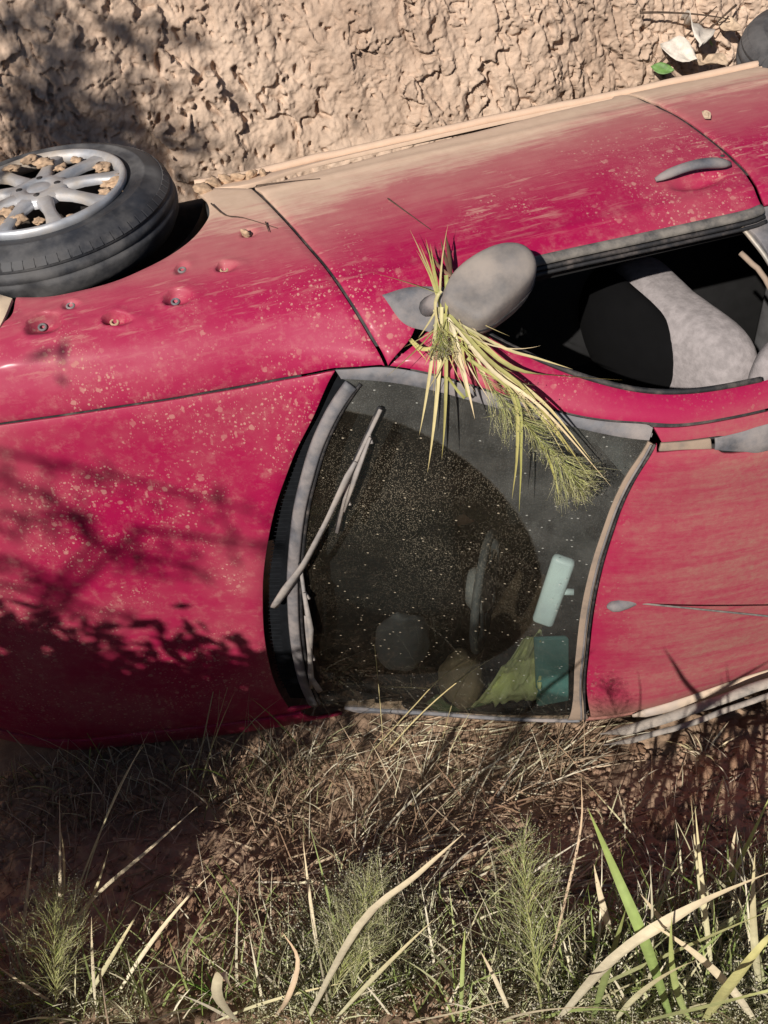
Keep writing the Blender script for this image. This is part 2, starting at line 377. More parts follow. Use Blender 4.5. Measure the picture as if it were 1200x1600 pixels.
# ============================================================ car: panels cut from the skin
car = empty('red_car')
car.matrix_world = Matrix([list(RW[0])+[0], list(RW[1])+[0], list(RW[2])+[0], [0,0,0,1]])
tag(car, 'dusty red hatchback car lying on its side in the ditch against the clay bank', 'car')
VS = 1.6
def uv(p):
    return tuple(p[1:3]) if p[0] == 'uv' else px2uv(*p)
def spline2(P, step):
    P = np.asarray(P, float)
    if len(P) == 2: Q = lambda t: P[0]+(P[1]-P[0])*t[:,None]; 
    M = len(P)-1; T = np.empty_like(P); T[0] = P[1]-P[0]; T[-1] = P[-1]-P[-2]
    if M > 1: T[1:-1] = (P[2:]-P[:-2])/2
    out = []
    for i in range(M):
        L = np.linalg.norm(P[i+1]-P[i]); n = max(1, int(math.ceil(L/step))); t = np.arange(n)/n; t = t[:,None]
        out.append((2*t**3-3*t**2+1)*P[i]+(t**3-2*t**2+t)*T[i]+(-2*t**3+3*t**2)*P[i+1]+(t**3-t**2)*T[i+1])
    out.append(P[-1:]); return np.concatenate(out)
def uvline(pts, step=.012):
    q = np.array([uv(p) for p in pts]); q[:,1] *= VS; q = spline2(q, step); return q     # metric param coords
def pin(poly, P):
    x, y = P[:,0], P[:,1]; c = np.zeros(len(P), bool); n = len(poly); j = n-1
    for i in range(n):
        a, b = poly[i], poly[j]
        k = ((a[1] > y) != (b[1] > y)) & (x < (b[0]-a[0])*(y-a[1])/(b[1]-a[1]+1e-15)+a[0]); c ^= k; j = i
    return c
def panel(name, segs, mat, parent, off=0., thick=.010, step=.014, deform=None, bev=.0022, lip=0., shell=True):
    poly = np.concatenate([uvline(s, step)[:-1] if i == i else 0 for i, s in enumerate(segs)])
    keep = [0]
    for i in range(1, len(poly)):
        if np.linalg.norm(poly[i]-poly[keep[-1]]) > step*.25: keep.append(i)
    if np.linalg.norm(poly[keep[-1]]-poly[keep[0]]) < step*.25: keep.pop()
    poly = poly[keep]
    lo, hi = poly.min(0), poly.max(0)
    gx, gy = np.meshgrid(np.arange(lo[0], hi[0], step), np.arange(lo[1], hi[1], step), indexing='ij')
    gx = gx+(np.arange(gx.shape[1])%2)[None,:]*step*.5
    G = np.stack([gx.ravel(), gy.ravel()], 1); G = G[pin(poly, G)]
    if len(G):
        dm = np.min(np.hypot(G[:,None,0]-poly[None,:,0], G[:,None,1]-poly[None,:,1]), 1); G = G[dm > step*.55]
    pts = np.concatenate([poly, G]); n = len(poly)
    vs, es, fs, ov, oe, of = delaunay_2d_cdt([Vector(p) for p in pts], [(i,(i+1)%n) for i in range(n)], [], 0, 1e-6)
    P = np.array([v[:] for v in vs]); F = np.array([f for f in fs if len(f) == 3])
    F = F[pin(poly, P[F].mean(1))]
    u, v = P[:,0], P[:,1]/VS
    S = skin(u, v); N = skin_n(u, v); o = np.full(len(u), float(off))
    if deform is not None: o = o+deform(u, P[:,1], S)
    if lip:   # edges rolled inwards
        db = np.min(np.hypot(P[:,None,0]-poly[None,:,0], P[:,None,1]-poly[None,:,1]), 1); o = o-lip*np.exp(-(db/.010)**2)
    S = S+N*o[:,None]
    # orient outwards
    a = np.cross(S[F[:,1]]-S[F[:,0]], S[F[:,2]]-S[F[:,0]]); flip = (a*N[F[:,0]]).sum(1) < 0; F[flip] = F[flip][:,::-1]
    o = mesh(name, S, F, mat, parent)
    if shell:
        m = o.modifiers.new('thick', 'SOLIDIFY'); m.thickness = thick; m.offset = -1
        if bev:
            m = o.modifiers.new('bev', 'BEVEL'); m.width = bev; m.segments = 2; m.limit_method = 'ANGLE'; m.angle_limit = math.radians(50)
    return o
def at(px, py, off=0.):
    x, v = px2uv(px, py, off); return skin(x, v)[0]+skin_n(x, v)[0]*off
def atl(pts, off=0., step=.015):
    """smooth 3D line on the skin through photo points"""
    q = uvline(pts, step); p = skin(q[:,0], q[:,1]/VS); n = skin_n(q[:,0], q[:,1]/VS); return p+n*off, n
def bead(name, pts, r, mat, parent, off=0., flat=1., sides=8):
    p, n = atl(pts, off); return MB().tube(p, r, sides, flat=flat, ref=n[0]).build(name, mat, parent)
U = lambda x, v: ('uv', x, v)

# --- hood / fender seam etc.
seam = [(0,664),(100,650),(200,635),(300,619),(400,601),(470,588),(521,578)]
su = [px2uv(*p) for p in seam]; vs0 = su[0][1]
front = [U(-.74,.735), U(-.5,.730), U(-.3,.724)]
def shift(pts, d):  # move px points down by d px
    return [p if p[0]=='uv' else (p[0]+d[0], p[1]+d[1]) for p in pts]
seam_f = [U(a[1], a[2]-.0022) for a in front]+shift(seam, (0,-2.5))
seam_h = [U(a[1], a[2]+.0022) for a in front]+shift(seam, (0,2.5))
dents = [(345,416,.036,.024),(280,420,.024,.014),(268,465,.048,.030),(172,498,.048,.030),(105,476,.026,.014),(58,505,.050,.032),(383,364,.026,.015)]
dq = [(np.array(px2uv(a,b))*np.array([1,VS]), s, d) for a,b,s,d in dents]
def fender_def(u, vm, S):
    o = np.zeros(len(u))
    for c, s, d in dq:
        dx, dy = u-c[0], vm-c[1]
        t = .9*dx+.44*dy; q = -.44*dx+.9*dy; nz = fbm(np.stack([u*16, vm*16, u*0+c[0]*9], 1), 2)
        r = np.hypot(np.where(t < 0, t*2.6, t*.8), q*(1.15+.3*math.sin(c[0]*50)))/s*(1+.35*nz)
        o -= d*np.clip(1-r, 0, 1)**.85
        o += d*.07*np.exp(-((r-1.2)/.4)**2)
    return o+.0012*fbm(np.stack([u*9, vm*9, u*0], 1), 3)
arch = [(25,463),(70,462),(110,456),(170,441),(230,416),(270,394),(302,370),(322,345),(327,330),(322,312),(309,300)]
seam_d = [(395,292),(432,328),(470,370),(510,417),(541,462),(566,503),(588,540),(603,571)]
fender = panel('front_fender', [seam_f, [(521,575.5),(560,573),(600,570)], shift(seam_d,(-2.5,1))[::-1], [(392,293),(350,292),(315,288)], [(315,288),(309,300)], arch[::-1],
    [(25,463),(8,500),U(-.22,.44),U(-.3,.50)], [U(-.3,.50),U(-.5,.56),U(-.74,.70)], [U(-.74,.70),U(-.74,.7328)]], PAINT, car, step=.0065, deform=fender_def, lip=.003)
for i, (a, b, s, d) in enumerate(dents):
    x, v = dq[i][0][0]+.006, (dq[i][0][1]-.004)/VS
    p = skin(x, v)[0]; n = skin_n(x, v)[0]; t1 = np.cross(n, (1,0,0)); t1 /= np.linalg.norm(t1); t2 = np.cross(t1, n)
    k = MB(); k.tube([p+n*(-d*.75+.003)+ (t1*math.cos(t)+t2*math.sin(t))*.0085 for t in np.linspace(0, 2*math.pi, 15)], .0032, 6, caps=False, ref=n)
    k.build('rivet', MUD if i%3 == 0 else TRIM, fender)
    bpy.data.objects
hood_edge = [(523,581),(492,648),(457,720),(432,790),(417,860),(411,930),(414,1000),(428,1065),(452,1110)]
he = [px2uv(*p) for p in hood_edge]
vl = 2-np.array([px2uv(*p)[1] for p in seam]); 
hood = panel('hood', [seam_h, hood_edge, [U(*he[-1]), U(.42,1.275), U(.32,1.285), U(0,1.29), U(-.4,1.285), U(-.74,1.27)], [U(-.74,1.27),U(-.76,1.0),U(-.74,.7372)]], PAINT, car, step=.02, lip=.004,
    deform=lambda u, vm, S: .0035*fbm(np.stack([u*3, vm*3, u*0], 1), 3))
fenderL = panel('front_fender', [[U(-.74,1.274),U(-.4,1.289),U(0,1.294),U(.30,1.290),U(.38,1.287)], [U(.38,1.287),U(.42,1.36)], [U(.42,1.36),U(.6,1.6),U(.55,1.93)], [U(.55,1.93),U(.42,1.93)], [U(.42,1.93),U(.36,1.74),U(.1,1.62),U(-.2,1.66),U(-.3,1.75)], [U(-.3,1.75),U(-.74,1.7)], [U(-.74,1.7),U(-.74,1.274)]], PAINT, car, step=.03)
# door
belt = [(1192,322),(1150,335),(1000,367),(836,402)]
win_out = [(606,572),(700,590),(800,620),(900,648),(1000,659),(1060,662),(1130,653),(1200,638)]
win_in = [(748,512),(800,543),(880,578),(980,607),(1070,613),(1200,593)]
rear_seam = [(957,146),(1010,156),(1060,180),(1100,208),(1140,241),(1168,270),(1192,318)]
wr_out = U(1.66,.697); wr_in = U(1.66,.652)
hc = np.array(px2uv(1090,283))*np.array([1,VS])
def door_def(u, vm, S):
    o = .0018*fbm(np.stack([u*5, vm*5, u*0+4], 1), 3)
    # waist crease and lower swage
    o += .004*np.exp(-((vm-.150*VS)/.018)**2)+.003*np.exp(-((vm-.455*VS)/.02)**2)
    dx, dy = (u-hc[0])/.075, (vm-hc[1])/.036
    o -= .024*np.clip(1-np.hypot(dx, dy), 0, 1)**.7
    return o
door = panel('front_door', [shift(seam_d,(2.5,-1)), [(606,572),(640,530),(660,490),(700,440),(760,418),(836,402)], belt[::-1], shift(rear_seam,(-2.5,1))[::-1], [(955,149),(800,190),(600,240),(398,292)]], PAINT, car, step=.010, deform=door_def, lip=.003)
dframe = panel('window_frame', [[(609,572)]+win_out[1:]+[wr_out], [wr_out, wr_in], [wr_in]+win_in[::-1], [(748,512),(700,500),(665,520)], [(665,520),(609,572)]], PAINT, door, off=-.001, step=.008, thick=.03, lip=.003)
bead('window_seal', win_in[:1]+[(800,541),(880,576),(980,605),(1070,611),(1190,592)], .007, RUB, door, off=-.004)
bs, bn = atl([(1186,324),(1150,336),(1000,369),(836,405),(790,420)], .003)
k = MB()
nn = skin_n(*px2uv(1000,370))[0]
k.tube(bs+np.array([0,0,.012]), .014, 8, flat=.7, ref=nn); k.build('belt_weatherstrip', SEAL, door)
k = MB(); k.tube(bs+np.array([0,-.012,.028]), .006, 6); k.tube(bs+np.array([0,-.018,.040]), .005, 6); k.build('glass_channel', RUB, door)
# inner door skin below the belt
xs = np.linspace(.75, 1.72, 20); k = MB(); V = []
for x in xs:
    for zz, yy in ((.95,.735),(.80,.70),(.5,.69),(.25,.70)): V.append((x, yy, zz))
k.add(V, [(i*4+j, i*4+j+1, i*4+j+5, i*4+j+4) for i in range(19) for j in range(3)]); k.build('inner_trim', INT, door)
# handle
pA, pB = at(1024,281,.012), at(1141,256,.016); k = MB(); nH = skin_n(*px2uv(1080,270))[0]; tt = np.linspace(0, 1, 13)
P = np.array([pA+(pB-pA)*t+nH*(.020*math.sin(math.pi*min(1,max(0,t)))) for t in tt])
k.tube(P, [.006,.011,.0135,.014,.014,.014,.0145,.015,.0155,.016,.0155,.013,.007], 10, flat=.75, ref=nH)
k.build('door_handle', TRIM, door)
k = MB(); k.ico(pA+(pB-pA)*.86+nH*.030, .006, 2, scale=(1,.4,1)); k.build('door_lock', RUB, door)
# mirror
sail = panel('mirror_base', [[(597,462),(640,450),(700,450)], [(700,450),(700,480),(672,520)], [(672,520),(630,505),(597,462)]], TRIM, door, off=.010, thick=.02, step=.008, bev=.004, lip=.006)
mn = skin_n(*px2uv(760,450))[0]; mc = at(765,452,.075)
def onp(px, py):
    r = ray(px, py); return CC+r*(((mc-CC)@mn)/(r@mn))
mo = np.array([onp(*q) for q in [(690,470),(697,447),(712,428),(735,411),(762,398),(790,391),(815,394),(831,407),(837,426),(831,447),(812,469),(790,488),(768,504),(748,511),(730,506),(712,495),(697,484)]])
sm = []
for a in range(len(mo)):
    P0, P1, P2, P3 = [mo[(a+q)%len(mo)] for q in (-1,0,1,2)]
    for f in (0,.34,.67): sm.append(.5*(2*P1+(P2-P0)*f+(2*P0-5*P1+4*P2-P3)*f*f+(3*P1-P0-3*P2+P3)*f**3))
mo = np.array(sm); mce = mo.mean(0); ax = mo[24]-mo[0]; L = np.linalg.norm(ax); ax /= L; mA = mo[0]; n = len(mo)
k = MB(); V = []; lev = [(-.050,.92),(-.046,.975),(-.030,.995),(0,1.0),(.020,.99),(.034,.955),(.043,.885),(.048,.77),(.051,.5),(.052,.15)]
for o_, f in lev:
    for p in mo: 
        t = (p-mA)@ax/L; V.append(mce+(p-mce)*f+mn*(o_*(.75+.35*min(1,t*1.5))))
k.add(V, [(i*n+j, i*n+(j+1)%n, (i+1)*n+(j+1)%n, (i+1)*n+j) for i in range(len(lev)-1) for j in range(n)]+[tuple(range(n))[::-1], tuple((len(lev)-1)*n+j for j in range(n))])
mir = k.build('wing_mirror', plain('dusty_mirror_plastic', (.11,.11,.118), .6, .3, 16., .2, .55, dustcol=(.29,.25,.22)), door)
k = MB(); k.tube([mce+(p-mce)*1.002-mn*.018 for p in np.concatenate([mo, mo[:1]])], .0024, 5, caps=False); k.build('housing_seam', RUB, mir)
k = MB(); k.tube([at(672,480,.0), at(683,472,.03), mA+ax*.03-mn*.01], [.032,.028,.024], 12, flat=.8); k.build('mirror_stalk', TRIM, mir)
# --- sill, rear door, quarter panel, roof, pillars
sill_line = [(316,286),(400,266),(500,240),(700,188),(860,147),(960,124),(1080,96),(1200,70)]
panel('sill', [[U(.46,.001),U(.9,.001),U(1.5,.001),U(2.12,.001)], [U(2.12,.001),U(2.12,.058)], [U(2.12,.058),U(1.7,.056),U(1.2,.06),U(.8,.07),U(.585,.100),U(.47,.075)], [U(.47,.075),U(.46,.001)]], PAINT, car, off=-.003, step=.016)
k = MB(); xs = np.linspace(.44, 2.15, 60); P = skin(xs, xs*0+.030)+skin_n(xs, xs*0+.030)*.006; P[:,1] += .004*fbm(np.stack([xs*14,xs*0,xs*0],1),3); P[:,1] += .006*sstep(.62,.44,xs)
k.tube(P, .0135, 8, flat=.9); k.build('sill_flange', PAINT, car)
panel('rear_door', [shift(rear_seam,(2.5,-1)), [(1196,318),U(1.95,.500),U(2.45,.505)], [U(2.45,.505),U(2.40,.40),U(2.22,.33),U(2.14,.22),U(2.10,.062)], [U(2.10,.062),U(1.9,.062),(960,143)]], PAINT, car, step=.014, lip=.003,
    deform=lambda u, vm, S: .004*np.exp(-((vm-.150*VS)/.018)**2)+.003*np.exp(-((vm-.455*VS)/.02)**2))
panel('rear_quarter', [[U(2.455,.505),U(2.8,.51),U(3.05,.5)], [U(3.05,.5),U(3.05,.06)], [U(3.05,.06),U(2.78,.06)], [U(2.78,.06),U(2.76,.2),U(2.66,.30),U(2.5,.345),U(2.406,.39)], [U(2.406,.39),U(2.455,.505)]], PAINT, car, step=.025)
panel('pillar_cover', [[(1152,338),(1200,320),U(1.80,.50)], [U(1.80,.50),U(1.78,.62),U(1.75,.655)], [U(1.75,.655),U(1.70,.655)], [U(1.70,.655),(1200,392),(1166,352),(1152,338)]], TRIM, car, off=-.004, step=.012, thick=.025)
bead('glass_edge_strip', [(1155,343),(1180,372),(1206,408),U(1.70,.60),U(1.69,.65)], .006, CHROME, car, off=-.012)
bead('glass_edge_strip', [(1166,380),(1185,398),(1206,422),U(1.685,.62)], .007, TRIMD, car, off=-.04)
panel('rear_side_window', [[U(1.83,.508),U(2.2,.512),U(2.5,.515)], [U(2.5,.515),U(2.45,.6),U(2.38,.655)], [U(2.38,.655),U(2.0,.657),U(1.77,.657)], [U(1.77,.657),U(1.80,.6),U(1.83,.508)]], RUB, car, off=-.008, step=.03)
panel('rear_window_frame', [[U(1.665,.697),U(2.1,.697),U(2.6,.695)], [U(2.6,.695),U(2.75,.51)], [U(2.75,.51),U(2.53,.515),U(2.48,.6),U(2.40,.657)], [U(2.40,.657),U(2.0,.659),U(1.665,.657)], [U(1.665,.657),U(1.665,.697)]], PAINT, car, off=-.001, step=.02, thick=.02)
roof_top = [(1029,709),(1070,705),(1116,703),(1200,701)]
roof_front = [(1027,694),(993,752),(963,822),(942,890),(928,960),(920,1030),(917,1085),(922,1112)]
rfu = [px2uv(*p) for p in roof_front]
roof = panel('roof', [[(1027,709),(1070,705),(1116,703),(1200,701),U(2.3,.738),U(2.95,.74)], [U(2.95,.74),U(3.0,1.),U(2.95,1.26)], [U(2.95,1.26),U(2.2,1.262),U(1.75,1.262),U(1.45,1.270),U(rfu[-1][0]+.01,1.276)], [U(rfu[-1][0]+.01,1.276)]+[p for p in roof_front[::-1][1:]], [(1027,694),(1027,709)]], PAINT, car, step=.02, lip=.003)
panel('roof_rail', [[(1022,668),(1060,668),(1130,658),(1200,643),U(2.3,.700),U(2.95,.70)], [U(2.95,.70),U(2.95,.718)], [U(2.95,.718),U(2.3,.717),(1200,668),(1116,682),(1060,689),(1034,691)], [(1034,691),(1022,668)]], PAINT, car, off=0, step=.010, thick=.02)
panel('roof_moulding', [[(1034,694),(1060,692),(1112,686)], [(1112,686),(1114,703)], [(1114,703),(1070,704.5),(1030,707)], [(1030,707),(1034,694)]], TRIMD, car, off=-.004, step=.008)
panel('rack_cover', [[(1117,684),(1160,674),(1200,662),U(1.72,.7195)], [U(1.72,.7195),U(1.72,.742)], [U(1.72,.742),(1200,704),(1160,706),(1117,703)], [(1117,703),(1117,684)]], TRIM, car, off=.006, step=.006, lip=.005)
# windscreen surround
pil_in = [(533,592),(640,602),(740,627),(850,655),(930,675),(1014,688)]
panel('pillar_moulding', [[(524,578),(560,576),(604,574),(700,593),(800,623),(900,651),(1000,662),(1020,668)], [(1020,668),(1014,688)], pil_in[::-1], [(533,592),(524,578)]], TRIM, car, off=.004, step=.008, lip=.003)
glass_base = [(548,600),(512,660),(488,720),(470,790),(461,860),(458,930),(462,1000),(474,1060),(490,1098)]
gb = [px2uv(*p) for p in glass_base]
hd = [(1014,686),(978,748),(947,822),(926,890),(911,960),(903,1030),(900,1090)]
hu = [px2uv(*p) for p in hd]
panel('windscreen', [pil_in, hd, [U(*hu[-1]), U(1.17,1.288), U(1.0,1.293), U(.75,1.298), U(.62,1.300), U(gb[-1][0],1.27)], [U(*g) for g in gb[::-1]], [(548,600),(533,592)]], GLASS, car, off=-.004, step=.02, shell=False)
panel('header_seal', [[(1013,690),(976,748),(944,822),(922,890),(907,960),(899,1030),(896,1085),U(hu[-1][0]-.004,1.285)], [U(hu[-1][0]-.004,1.285),U(rfu[-1][0]+.004,1.279)], [U(rfu[-1][0]+.004,1.279)]+[(p[0]-7,p[1]) for p in roof_front[::-1][1:]], [(1020,694),(1013,690)]], TRIMD, car, off=.002, step=.008, lip=.002)
bead('header_bead', [(p[0]-4,p[1]) for p in roof_front[:-1]]+[U(rfu[-1][0]-.004,1.281)], .0035, RUB, car, off=.001)
bead('header_bead', [(p[0]-10,p[1]) for p in roof_front[:-1]]+[U(rfu[-1][0]-.014,1.281)], .003, TRIM, car, off=.003)
panel('pillar_moulding', [[U(.52,1.29),U(.62,1.302),U(.75,1.300),U(1.0,1.295),U(1.19,1.29)], [U(1.19,1.29),U(1.2,1.315)], [U(1.2,1.315),U(1.0,1.325),U(.75,1.33),U(.58,1.33)], [U(.58,1.33),U(.52,1.29)]], TRIM, car, off=.004, step=.014)
# cowl: black grille in the gap, then the grey strip along the glass
cow = panel('cowl_grille', [[(530,585),(500,648),(467,716),(442,790),(428,860),(420,930),(424,1000),(436,1060),(455,1100)], [(455,1100),(505,1102)], [(505,1102),(482,1060),(472,1000),(468,930),(471,860),(480,790),(498,720),(520,664),(552,602)], [(552,602),(530,585)]], BLACK, car, off=-.022, step=.012, shell=False)
k = MB()
for i in range(70):
    f = i/69; q = spline2(np.array([(x, v*VS) for x, v in he]), .004); j = int((.12+.8*f)*(len(q)-1)); g = q[j]
    p = skin(g[0]+.012, g[1]/VS)[0]; nn = skin_n(g[0]+.012, g[1]/VS)[0]; p2 = skin(g[0]+.045, g[1]/VS)[0]
    k.tube([p-nn*.0225, p2-nn*.0215], .0014, 4)
k.build('grille_rib', BLACK, cow, smooth=False)
k = MB(); gl, gn = atl([(555,600),(517,660),(493,720),(475,790),(466,860),(463,930),(467,1000),(478,1060),(494,1100)], 0.); gl[:,0] -= .010
k.tube(gl, .017, 8, flat=.45, ref=gn[0]); k.build('cowl_strip', TRIM, car)
k = MB(); k.tube(gl+np.array([.022,0,.004]), .005, 6); k.build('screen_seal', RUB, car)
# wipers
def wiper(arm, blade, armr):
    wp = empty('wiper'); wp.parent = car
    P = np.array([at(*a) for a in arm]); t = np.linspace(0, 1, len(P)); tt = np.linspace(0, 1, 22)
    P = np.stack([np.interp(tt, t, P[:,i]) for i in range(3)], 1); R = np.interp(tt, t, armr)
    MB().tube(P, R*.85, 6, flat=.45, ref=(0,0,1)).build('wiper_arm', WIPER, wp)
    B = np.array([at(*a) for a in blade]); k = MB(); k.tube(B, .0046, 4, flat=1.3); k.build('blade_holder', WIPER, wp)
    k = MB(); k.tube(B-np.array([-.002,0,.010]), .0045, 5, flat=1.6); k.build('rubber_blade', RUB, wp)
    m = len(B)//2; k = MB()
    for a, b in ((0,1),(1,2)):
        k.tube([B[a]*.45+B[b]*.55, (B[a]+B[b])/2+np.array([.012,0,.012]), B[a]*.6+B[b]*.4], .004, 5)
    k.tube([B[0]*.6+B[1]*.4+np.array([0,0,.01]), B[1]+np.array([.004,0,.02]), B[1]*.4+B[2]*.6+np.array([0,0,.01])], [.005,.009,.005], 6, flat=.6); k.build('blade_bridge', WIPER, wp)
wiper([(428,948,.012),(447,920,.022),(476,880,.035),(510,815,.042),(543,745,.036),(556,722,.030)], [(595,640,.022),(550,735,.022),(527,832,.020)], [.014,.017,.011,.009,.012,.008])
wiper([(500,1080,.012),(486,1060,.022),(484,1020,.034),(480,980,.036),(478,962,.030)], [(469,885,.022),(481,975,.020),(486,1075,.020)], [.012,.012,.009,.009,.007])
# antenna
aB = at(955,945,.0); nA = skin_n(*px2uv(955,945))[0]; k = MB()
prof = [(0,.004),(.012,.016),(.03,.019),(.055,.016),(.085,.009),(.12,.005)]
k.tube([aB+np.array([-.012+d,0,0])+nA*(.004+.10*max(0,d-.012)) for d, r in prof], [r for d, r in prof], 12, ref=nA); ant = k.build('aerial_base', TRIM, car)
k = MB(); a0 = aB+np.array([.06,0,0])+nA*.012; a1 = a0+np.array([.46,-.01,.0])+nA*.20; k.tube(np.linspace(a0, a1, 12), .0028, 6); k.build('aerial_rod', SEAL, ant)
# left rail, dust covered, and the bent seal strip lying on the soil
panel('roof_rail', [[U(1.20,1.283),U(1.5,1.279),U(1.9,1.275),U(2.9,1.275)], [U(2.9,1.275),U(2.9,1.33)], [U(2.9,1.33),U(1.9,1.33),U(1.5,1.33),U(1.22,1.325)], [U(1.22,1.325),U(1.20,1.283)]], PAINT, car, off=.0, step=.016)
k = MB(); xs = np.linspace(1.33, 2.4, 30); P = skin(xs, xs*0+1.278)+skin_n(xs, xs*0+1.278)*.006; k.tube(P, np.interp(xs, [1.33,1.37,1.45,2.4],[.006,.02,.024,.024]), 10, flat=.5, ref=(0,0,1)); k.build('rack_cover', plain('caked_cover', (.30,.28,.28), .8, .2, 12., .2, .85, dustcol=(.55,.43,.32)), car)
k = MB(); P = []
for px, py, zz in ((930,1148,1.36),(985,1140,1.38),(1050,1122,1.41),(1100,1103,1.43),(1150,1085,1.45),(1215,1062,1.46),(1320,1030,1.46),(1450,990,1.46)):
    r = ray(px, py); P.append(CC+r*((zz-CC[2])/r[2]))
P = np.array(P); tt = np.linspace(0, 1, 50); t = np.linspace(0, 1, len(P)); P = np.stack([np.interp(tt, t, P[:,i]) for i in range(3)], 1); P = (P+np.roll(P,1,0)+np.roll(P,-1,0))[1:-1]/3
e_ = np.clip(np.minimum(np.arange(48)/5., 1), .15, 1)
for dy, dz, r in ((0,0,.017),(-.020,.026,.010)): k.tube(P+np.array([0,dy,dz])+.006*np.stack([P[:,0]*0, fbm(P*7+dz*50, 2), fbm(P*7+3+dz*50, 2)], 1), r*e_, 8, flat=.7)
k.build('bent_door_seal', plain('scuffed_seal', (.10,.10,.10), .8, .4, 45., .3, .7, dustcol=(.34,.30,.26)), car)

# ============================================================ wheels, underside, cabin
def make_wheel(R=.342, rr=.222, W=.140):
    wh = empty('wheel'); wh.parent = car
    k = MB(); h = W/2
    prof = [(rr-.004,-h*.8),(rr+.012,-h*.95),(R-.05,-h*1.05),(R-.02,-h*.9),(R-.005,-h*.55),(R,-h*.2),(R,-h*.02),(R-.004,h*.0),(R-.004,h*.06),(R-.002,h*.08),(R-.006,h*.36),(R-.011,h*.38),(R-.012,h*.43),(R-.009,h*.45),(R-.017,h*.66),(R-.030,h*.86),(R-.046,h*1.0),(R-.062,h*1.07),(R-.064,h*1.09),(R-.068,h*1.09),(R-.070,h*1.06),(rr+.03,h*1.05),(rr+.012,h*.98),(rr-.004,h*.85)]
    k.lathe(prof, 96)
    ty = k.build('tyre', TYRE, wh)
    k = MB()      # tread blocks
    for i in range(72):
        a = 2*math.pi*i/72; c, s_ = math.cos(a), math.sin(a)
        k.box(((R-.0185)*c, h*.64, (R-.0185)*s_), (.0030,.011,.0118), [(c*.8,.6,s_*.8),(-.6*c,.8,-.6*s_),(-s_,0,c)])
    k.build('tread_block', TYRE, ty, smooth=False)
    k = MB(); k.lathe([(rr-.004,-h*.8),(rr-.015,-h*.4),(rr-.05,0),(rr-.05,h*.3),(.07,h*.2),(.0001,h*.2)], 48); k.build('steel_rim', DARKM, wh)
    # seven-spoke wheel trim
    k = MB(); y1 = h*1.02
    k.lathe([(rr-.016,y1-.008),(rr-.012,y1+.006),(rr-.002,y1+.016),(rr+.006,y1+.014),(rr+.008,y1+.002),(rr+.002,y1-.016),(rr-.014,y1-.022)], 84, close=True)
    n = 9; V = []; F = []
    for i in range(n):
        a = 2*math.pi*(i+.32)/n
        prof = [(.050,.026,.012),(.080,.021,.013),(.115,.016,.012),(.150,.0155,.009),(.183,.020,.004),(rr-.008,.031,.0)]
        base = len(V)
        for r, hw, up in prof:
            for sgn, dy in ((-1,-.016),(-1,0),(-.55,.005),(.55,.005),(1,0),(1,-.016)):
                V.append((r*math.cos(a)-sgn*hw*math.sin(a), y1+up+dy, r*math.sin(a)+sgn*hw*math.cos(a)))
        m = len(prof)
        F += [(base+q*6+j, base+q*6+j+1, base+(q+1)*6+j+1, base+(q+1)*6+j) for q in range(m-1) for j in range(5)]
    k.add(V, F)
    k.lathe([(.078,y1-.006),(.076,y1+.014),(.064,y1+.018),(.052,y1+.021),(.034,y1+.019),(.033,y1+.016),(.030,y1+.018),(.0001,y1+.019)], 42)
    tr = k.build('wheel_trim', ALLOY, wh)
    for i in range(4):
        a = 2*math.pi*(i+.2)/4; k = MB(); k.tube([(.05*math.cos(a), y1+.0165, .05*math.sin(a)), (.05*math.cos(a), y1+.0215, .05*math.sin(a))], .0085, 10); k.build('bolt_recess', RUB, tr)
    return wh
def rotm(loc, ex=0, ez=0, ey=0, s=1.):
    return Matrix.Translation(Vector(loc)) @ Matrix.Rotation(ez, 4, 'Z') @ Matrix.Rotation(ex, 4, 'X') @ Matrix.Rotation(ey, 4, 'Y') @ Matrix.Scale(s, 4)
def copytree(o, parent=None):
    c = o.copy(); COL.objects.link(c); c.parent = parent
    for ch in list(o.children): copytree(ch, c)
    return c
wh = make_wheel()
W0 = np.array([.046,.762,.240])
WM = rotm(W0, ex=math.radians(-4), ez=math.radians(3), ey=.2); wh.matrix_local = WM
wr = copytree(wh, car); wr.matrix_local = rotm((2.46,.735,.20), ey=.9)
wl = copytree(wh, car); wl.matrix_local = rotm((.04,-.78,.25), ez=math.pi, ey=.5)
wl = copytree(wh, car); wl.matrix_local = rotm((2.46,-.78,.25), ez=math.pi, ey=.1)
# clods of dried mud stuck in the wheel
for i, (px, py, r) in enumerate([(195,318,.014),(120,250,.013),(20,262,.016),(60,345,.012),(110,340,.012),(175,282,.026),(158,262,.018),(25,345,.022),(5,350,.026),(12,330,.016),(68,285,.013),(40,305,.015),(70,255,.020),(45,250,.016),(95,262,.014),(150,352,.013),(85,358,.016),(168,300,.018),(185,300,.016)]):
    v = ray(px, py); yy = .762+.076; t = (yy-CC[1])/v[1]; p = CC+v*t
    k = MB(); k.ico((0,0,0), r*1.25, 3, .95, i+3, (1,.38,1)); o = k.build('mud_clod', MUD, wh); o.location = WM.inverted() @ Vector(p)
